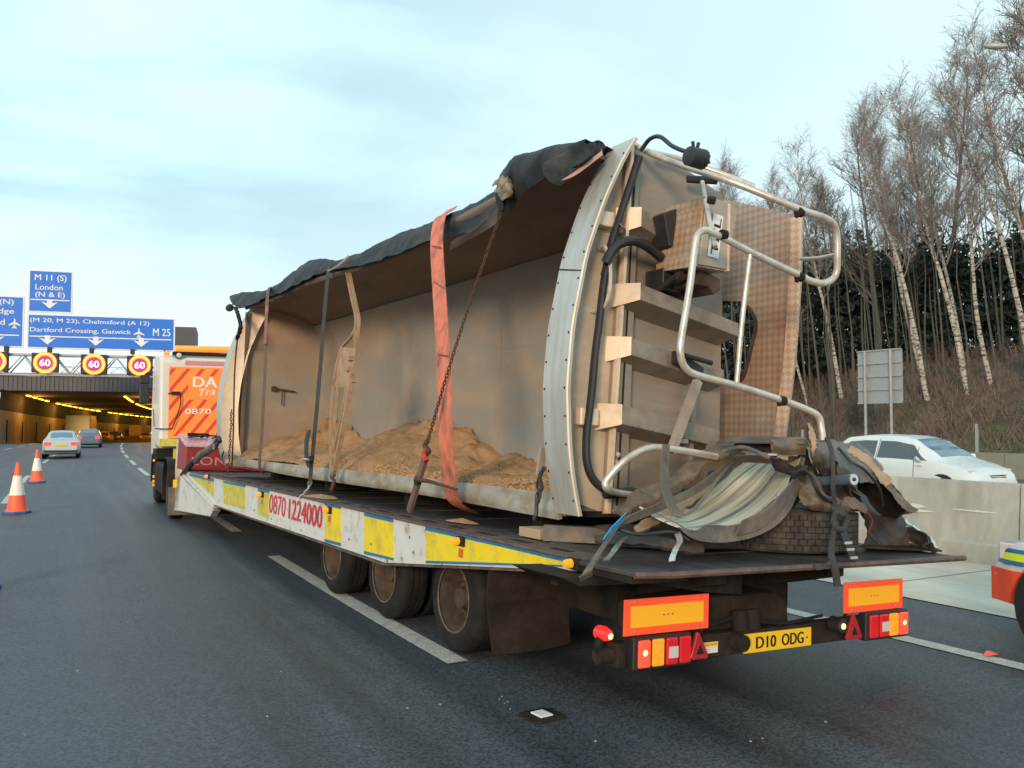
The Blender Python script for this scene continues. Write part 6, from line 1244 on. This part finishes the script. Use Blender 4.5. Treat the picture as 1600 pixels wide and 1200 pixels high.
for k, (u) in enumerate(((1.47, 3.62, 1.07), (1.48, 3.61, 1.03), (1.5, 3.6, 0.98))):
    u = Vector(u); q = MB(); q.box(u-Vector((.034,.008,.009)), u+Vector((.034,.008,.009))); part('buckle_bar', q, M_chrome, bs_, 0, bevel=.003)
# timber, steel offcut, dark boards beside the body
q = MB(); q.box((.12,5.05,.965),(.34,5.32,1.03)); solo('timber_block', q, M_wood, 'short light timber block at the left end of the grey steel offcut', 'timber', tilt=True, smooth=0, bevel=.004)
q = MB(); P = [(-0.04, 4.75, 1.13), (0.06, 4.2, 1.14)]; q.prism([(.10,4.98),(.16,5.05),(.85,4.50),(.80,4.42)], 'z', .965, 1.07); solo('steel_offcut', q, M_rub, 'long grey flat steel offcut lying at the rear corner of the body', 'steel', tilt=True, smooth=0, bevel=.004)
sheet('dark_board', [[(.35,4.75,1.09),(.8,4.6,1.10),(1.5,4.45,1.08)], [(.35,4.55,1.07),(.8,4.35,1.06),(1.5,4.2,1.04)], [(.40,4.52,.98),(.8,4.3,.98),(1.5,4.15,.98)]], M_dark, 'dark bent board lying between the body and the mudguard', rough=.015, t=.012)
sheet('lower_dark_sheet', [[(-0.12, 4.1, 1.1), (0.06, 4.0, 1.12), (0.33, 3.95, 1.09), (0.58, 3.95, 1.05)], [(-0.13, 4.05, 1.07), (0.04, 3.95, 1.07), (0.29, 3.9, 1.04), (0.54, 3.9, 1.01)]], M_dark, 'thin dark strip lying on the tail under the mudguard', rough=.008, t=.02)
def bracket(px, lab):
    q = MB(); q.ribbon(px, .045, .008, (1,0,.1), 5); return solo('loose_bracket', q, M_chrome, lab, 'bracket', tilt=True, group='bent metal brackets hanging at the tail edge')
bracket([(0.27, 3.84, 1.14), (0.22, 3.76, 1.1), (0.15, 3.71, 1.07), (0.08, 3.66, 1.03), (0.06, 3.64, 1.01)], 'bright bent bracket below the mudguard, right of its pair')
bracket([(-0.11, 3.84, 1.12), (-0.22, 3.76, 1.09), (-0.29, 3.71, 1.06), (-0.37, 3.66, 1.03)], 'bright bent bracket near the blue tape, left of its pair')
rnd = random.Random(12)
for k in range(9):       # scraps between tyre and panels
    c = Vector((1.73, 4.0, 1.23))+Vector((rnd.uniform(-.3,.45), rnd.uniform(.02,.3), rnd.uniform(-.02,.22))); q = MB(); a = rnd.uniform(0,6.28); u = Vector((math.cos(a), math.sin(a), rnd.uniform(-.4,.4)))*rnd.uniform(.06,.15); v = Vector((rnd.uniform(-.1,.1), rnd.uniform(-.05,.05), rnd.uniform(.04,.1)))
    q.patch([[c-u, c, c+u],[c-u+v, c+v*1.3, c+u+v*.8]], .006, 4, rough=.02, sc=9); solo('scrap_piece', q, rnd.choice((M_tan, M_bent, M_dark)), 'small crumpled scrap wedged in the pile above the tyre', 'scrap', tilt=True, group='small scraps in the debris pile')

# torn rubber strips, hoses and wires hanging through the pile
for k, (px, r_, m_) in enumerate((('a', .012, M_cable), ('b', .010, M_trim), ('c', .014, M_rub), ('d', .008, M_chain), ('e', .011, M_cable))):
    pts = {'a': [(1.24, 3.86, 1.45), (1.25, 3.8, 1.51), (1.32, 3.78, 1.47), (1.38, 3.76, 1.36), (1.52, 3.78, 1.31)], 'b': [(1.66, 3.85, 1.66), (1.68, 3.76, 1.57), (1.76, 3.72, 1.52), (1.9, 3.72, 1.41), (2.03, 3.78, 1.28)],
           'c': [(0.87, 4.1, 1.61), (0.94, 4.0, 1.64), (1.09, 3.95, 1.59), (1.19, 3.94, 1.55)], 'd': [(1.89, 3.85, 1.28), (1.97, 3.82, 1.19), (1.97, 3.84, 1.09), (2.11, 3.86, 1.01)], 'e': [(-0.1, 3.95, 1.16), (0.01, 3.86, 1.13), (0.23, 3.84, 1.14), (0.34, 3.82, 1.09)]}[px]
    q = MB(); q.tube(cat(pts, 6), r_, 7); solo('torn_hose', q, m_, ['thin black hose curling over the brown sheet on the tyre','thin black wire hanging over the grey hood','grey rubber hose on top of the mudguard','rusty wire hanging beside the standing panel','black cable trailing along the tail under the strap'][k], 'hose', tilt=True)
sheet('torn_strip', [[(1.92, 3.95, 1.67), (1.99, 3.9, 1.63), (2.07, 3.85, 1.55), (2.08, 3.76, 1.46)], [(1.85, 3.92, 1.64), (1.91, 3.86, 1.59), (1.96, 3.8, 1.5), (2.0, 3.74, 1.41)]], M_hoop, 'pale torn strip along the crease of the grey hood', rough=.01, sc=9, t=.004)
sheet('split_plate', [[(1.09, 3.9, 1.58), (1.2, 3.86, 1.55), (1.36, 3.84, 1.54)], [(1.15, 3.92, 1.49), (1.26, 3.88, 1.47), (1.37, 3.86, 1.44)]], M_dark, 'dark split plate tucked behind the right end of the mudguard', rough=.02, sc=7, t=.01)

# ================================================================== VEHICLES
def lerpk(tab, t, c):
    for a, b in zip(tab, tab[1:]):
        if t <= b[0]: u = (t-a[0])/(b[0]-a[0]); u = u*u*(3-2*u)*.5+u*.5; return a[c]+(b[c]-a[c])*u
    return tab[-1][c]
SEAM = {}
def car(name, label, tab, glass, paint, loc, rotz, lens=None, wheels=(.8,3.3), wr=.31, catg='car', group=None, gmat=M_glass, hw=.86, rear=True, detail=1, side_lines=()):
    """tab rows: (y from tail, bottom z, belt z, roof z, half width at sill, at belt, at roof). nose at +y"""
    t = thing(name, label, catg, (0,0,0), group=group); t.location = loc; t.rotation_euler = (0,0,rotz)
    Lg = tab[-1][0]; n = 44; 
    def S(y, k):          # k in 0..1 from sill centre round to roof centre
        zb, zm, zt, wb, wm, wt = [lerpk(tab, y, c) for c in range(1,7)]
        P = [(0,zb),(wb*.92,zb),(wb,zb+.06),(max(wb,wm)*1.0+.02,(zb+zm)*.52),(wm+.005,zm-.04),(wm-.015,zm),(wt+.03,zt-.06 if zt-zm > .1 else zm+(zt-zm)*.5),(wt-.05,zt-.015),(0,zt+.01)]
        K = [0,.1,.14,.3,.42,.46,.72,.78,1.0]
        for i in range(len(K)-1):
            if k <= K[i+1]: u = (k-K[i])/(K[i+1]-K[i]); return P[i][0]+(P[i+1][0]-P[i][0])*u, P[i][1]+(P[i+1][1]-P[i][1])*u
        return P[-1]
    q = MB(); ks = [0,.1,.12,.14,.18,.24,.3,.36,.42,.44,.46,.5,.56,.62,.67,.72,.75,.78,.84,.92,1.0]; rows = []
    for i in range(n+1):
        y = Lg*i/n; r = []
        for k in ks: x, z = S(y, k); r.append((x,y,z))
        for k in reversed(ks[:-1]): x, z = S(y, k); r.append((-x,y,z))
        rows.append(r)
    q.grid(rows); m_ = len(rows[0]); o = (n)*m_; q.f.append(tuple(range(m_-1,-1,-1))); q.m.append(0); q.f.append(tuple(range(o, o+m_))); q.m.append(0)
    part('body', q, paint, t, 38)
    for g in glass:
        kind, y0, y1, a0, a1 = g[:5]; y0b, y1b = (g[5], g[6]) if len(g) > 6 else (y0, y1)
        for s in ((1,-1) if kind == 'side' else (1,)):
            q = MB(); rows = []
            for j in range(7):
                u = j/6; k = a0+(a1-a0)*u; r = []
                for i in range(13):
                    w = i/12; y = (y0+(y0b-y0)*u)*(1-w)+(y1+(y1b-y1)*u)*w
                    if kind == 'side': x, z = S(y, k); r.append((s*(x+.008), y, z+.002))
                    else:
                        x, z = S(y0+(y1-y0)*u, .80); kk = -1+2*w; r.append((x*kk*(1.04-.0*u), y0+(y1-y0)*u, lerpk(tab, y0+(y1-y0)*u, 3)+.014-.02*kk*kk))
                rows.append(r)
            q.grid(rows); part('window' if kind == 'side' else 'windscreen', q, gmat if kind == 'side' else M_glassb, t, 60)
    for y in SEAM.get(name, ()):       # shut lines of the doors
        for s in (1,-1):
            q = MB(); q.grid([[(s*(S(y, k)[0]+.004), y, S(y, k)[1]) for k in (.16,.22,.3,.36,.42,.455,.5,.6,.7)], [(s*(S(y, k)[0]+.004), y+.014, S(y, k)[1]) for k in (.16,.22,.3,.36,.42,.455,.5,.6,.7)]]); part('shut_line', q, M_trim, t, 0)
            x, z = S(y, .40); q = MB(); q.box((s*x, y+.06, z-.015), (s*(x+.035), y+.22, z+.015)); part('door_handle', q, paint, t, 0, bevel=.01)
    for y in wheels:
        for s in (1,-1):
            arch_ = MB(); arch_.lathe([(-.02,wr+.055),(.012,wr+.055)], (s*hw-.0, y, wr), 'x', 26); part('wheel_arch', arch_, M_trim, t)
            wheel(s*(hw+.02), y, wr, wr, -s, t, .2, M_rim)
    for l in (lens or []):
        (x0,y0,z0),(x1,y1,z1),m_,nm = l
        for s in (1,-1):
            q = MB(); q.box((s*x0,y0,z0),(s*x1,y1,z1)); part(nm, q, m_, t, 0, bevel=.02)
    return t
HATCH = [(0,.32,.72,.74,.72,.74,.60),(.06,.24,.86,.96,.80,.80,.66),(.22,.22,.94,1.32,.85,.84,.56),(.5,.2,.96,1.46,.86,.86,.56),(1.1,.2,.95,1.51,.86,.86,.57),(1.9,.2,.94,1.50,.86,.86,.57),(2.35,.2,.93,1.42,.86,.85,.57),(2.75,.2,.93,1.20,.86,.84,.60),(3.1,.2,.93,1.0,.86,.82,.64),(3.35,.2,.88,.92,.85,.80,.62),(3.7,.22,.78,.82,.82,.76,.56),(3.92,.26,.66,.70,.74,.66,.5),(3.99,.34,.56,.58,.62,.56,.42)]
SALOON = [(0,.34,.78,.80,.74,.74,.62),(.08,.26,.90,.94,.82,.80,.68),(.5,.22,.95,.99,.86,.84,.68),(.8,.2,.96,1.08,.87,.85,.62),(1.2,.2,.96,1.34,.87,.86,.56),(1.6,.2,.95,1.43,.87,.86,.56),(2.3,.2,.94,1.44,.87,.86,.57),(2.8,.2,.93,1.34,.87,.85,.57),(3.3,.2,.92,1.04,.87,.83,.62),(3.6,.2,.88,.93,.86,.82,.66),(4.2,.22,.78,.82,.83,.78,.6),(4.5,.28,.64,.68,.72,.66,.5),(4.55,.36,.56,.58,.6,.56,.42)]
hg = [('side',.34,1.45,.49,.68,.62,1.42),('side',1.52,2.85,.48,.68,1.52,2.42),('front',3.02,2.36,0,1),('front',.05,.30,0,1)]
sg = [('side',.92,1.85,.49,.68,1.25,1.82),('side',1.92,3.15,.48,.68,1.92,2.72),('front',3.28,2.76,0,1),('front',.78,1.24,0,1)]
SEAM['white_hatchback'] = (1.48, 2.52); SEAM['silver_saloon'] = (1.86, 2.9)
# white hatchback coming the other way, behind the barrier
wh = car('white_hatchback', 'white hatchback coming the other way behind the concrete barrier', HATCH, hg, M_carw, (18.9, 14.75, 0), R(180-3), wheels=(.72,3.22), wr=.31,
    lens=[((.48,3.60,.66),(.72,3.80,.78),M_lclr,'headlight'),((.55,-.02,.72),(.76,.05,.9),M_lred,'tail_light')])
q = MB(); q.patch([[(.84,2.72,.93),(.92,2.74,.94),(1.0,2.76,.97)],[(.84,2.66,.99),(.93,2.68,1.03),(1.02,2.72,1.05)],[(.84,2.6,.95),(.92,2.6,.96),(1.0,2.64,.98)]], .03, 4); BASE[wh.name] = Vector((0,0,0)); part('wing_mirror', q, M_carw, wh, 60)
q = MB(); q.patch([[(-.84,2.72,.93),(-.92,2.74,.94),(-1.0,2.76,.97)],[(-.84,2.66,.99),(-.93,2.68,1.03),(-1.02,2.72,1.05)],[(-.84,2.6,.95),(-.92,2.6,.96),(-1.0,2.64,.98)]], .03, 4); part('wing_mirror', q, M_carw, wh, 60)
for k in range(3): q = MB(); q.box((-.26,3.93,.56+k*.045),(.26,3.975,.575+k*.045)); part('grille_bar', q, M_trim, wh, 0)
c2 = car('blue_car', 'car behind the white hatchback, only its windscreen showing beside the bent rail', SALOON, sg, M_card, (22.6, 25.4, 0), R(180-4), wheels=(.85,3.7), lens=[((.5,4.2,.62),(.75,4.5,.76),M_lclr,'headlight')])
# cars going towards the tunnel
def fwd(nm, lab, tab, gl, p, x, y, wh_, **kw):
    s = rx(y+1)-rx(y-1); return car(nm, lab, tab, gl, p, (x, y, dip(y)), -math.atan2(s, 2), wheels=wh_, **kw)
rl = [((.45,-.03,.68),(.78,.06,.86),M_lredb,'tail_light')]
sc_ = fwd('silver_saloon', 'silver saloon just beyond the two traffic cones, seen from behind', SALOON, sg, M_cars, 3.45, 50.8, (.85,3.7), lens=rl, gmat=M_glassb)
q = MB(); q.box((-.26,-.035,.66),(.26,-.005,.77)); part('number_plate', q, M_num, sc_, 0)
q = MB(); q.box((-.8,-.02,.34),(.8,.02,.44)); part('bumper_trim', q, M_trim, sc_, 0)
dc = fwd('dark_blue_car', 'dark blue car just ahead of the silver saloon near the tunnel mouth', SALOON, sg, M_card, 6.9, 74.0, (.85,3.7), lens=rl, gmat=M_glassb)
for x, y, lab, p in (((12.39, 130.0, -0.14)[0],130,'small dark car with red tail lights inside the tunnel, left one',M_card),((14.18, 132.0, -0.19)[0],132,'sand coloured car in the middle lane inside the tunnel',M_vany),((16.16, 138.0, -0.29)[0],138,'dark car to the right of the sand coloured one in the tunnel',M_card),((20.67, 140.0, -0.35)[0],140,'small car at the right of the tunnel road by the white truck',M_vany)):
    fwd('tunnel_car', lab, HATCH, hg, p, x, y, (.72,3.2), lens=rl, group='cars inside the tunnel')
def lorry(lab, x, y, W_, H_, L_, p, catg='lorry'):
    t = thing('box_lorry', lab, catg, (0,0,0), group='lorries inside the tunnel'); t.location = (x, y, dip(y)); t.rotation_euler = (0,0,-math.atan2(rx(y+1)-rx(y-1), 2)); BASE[t.name] = Vector((0,0,0))
    q = MB(); q.box((-W_/2,0,.75),(W_/2,L_,H_)); part('box_body', q, p, t, 0, bevel=.08)
    q = MB(); q.box((-W_/2+.05,-.01,.9),(-.01,.0,H_-.1)); q.box((.01,-.01,.9),(W_/2-.05,.0,H_-.1)); part('rear_door', q, p, t, 0)
    q = MB(); q.box((-W_/2+.1,L_+.2,.6),(W_/2-.1,L_+2,H_-.4)); part('cab', q, p, t, 0, bevel=.15)
    q = MB(); q.box((-W_/2,-.05,.5),(W_/2,.05,.7)); part('bumper', q, M_trim, t, 0)
    for s in (-1,1): q = MB(); q.box((s*W_/2-s*.05,-.08,.52),(s*W_/2-s*.35,-.04,.66)); part('tail_light', q, M_lredb, t, 0)
    for y_ in (1.0, L_+.8): 
        for s in (-1,1): wheel(s*(W_/2), y_, .48, .48, -s, t, .3, M_black)
lorry('tall orange lit tanker lorry in the left lane inside the tunnel', (8.7, 105.0, 0.23)[0], 105, 2.4, 3.0, 7, M_vany)
lorry('pale box van further inside the tunnel, right of centre', (25.45, 185.0, -1.01)[0], 185, 2.4, 3.2, 5, M_vany, 'van')
# patrol car overtaking at the right edge of the photograph
PATROL = [(0,.34,.78,.82,.74,.74,.62),(.1,.28,.95,1.4,.84,.82,.6),(.6,.26,1.0,1.6,.88,.86,.6),(2.2,.26,1.0,1.62,.88,.86,.6),(2.9,.26,1.0,1.35,.88,.86,.62),(3.3,.26,.98,1.05,.88,.85,.70),(3.7,.28,.90,.95,.87,.82,.70),(4.1,.30,.82,.86,.82,.78,.62),(4.35,.34,.70,.74,.72,.68,.5),(4.42,.42,.60,.62,.6,.56,.42)]
pc = car('patrol_car', 'white patrol car with blue and yellow stripes entering at the right edge', PATROL, [('side',.4,1.6,.49,.68,.5,1.6),('side',1.7,3.0,.48,.68,1.7,2.7),('front',3.3,2.85,0,1)], M_carw, (7.70, -.22, 0), R(-1), wheels=(.85,3.66), wr=.36, hw=.885,
    lens=[((.5,4.12,.66),(.76,4.28,.80),M_lclr,'headlight')])
BASE[pc.name] = Vector((0,0,0))
def pstripe(z0, z1, m, y0=2.0, y1=4.28, nm='side_stripe'):
    q = MB(); rows = []
    for z in (z0, z1):
        r = []
        for i in range(25):
            y = y0+(y1-y0)*i/24; zb, zm, zt, wb, wm, wt = [lerpk(PATROL, y, c) for c in range(1,7)]; zc = (zb+zm)*.52; zz = min(z, zm-.01)
            w = (max(wb,wm)+.02) + ((wm-.0)-(max(wb,wm)+.02))*max(0,(zz-zc)/(zm-zc)) if zz > zc else wb+(max(wb,wm)+.02-wb)*max(0,(zz-zb)/(zc-zb)); r.append((-(w+.02), y, zz))
        rows.append(r)
    q.grid(rows, .004); part(nm, q, m, pc, 60)
pstripe(.735,.765,M_blue); pstripe(.675,.732,mat('lime_stripe', (.62,.80,.03), .4, var=0)); pstripe(.645,.672,M_blue)
pstripe(.34,.60,mat('patrol_orange', (.90,.10,.04), .4, var=.05), 3.86, 4.36, 'orange_corner')
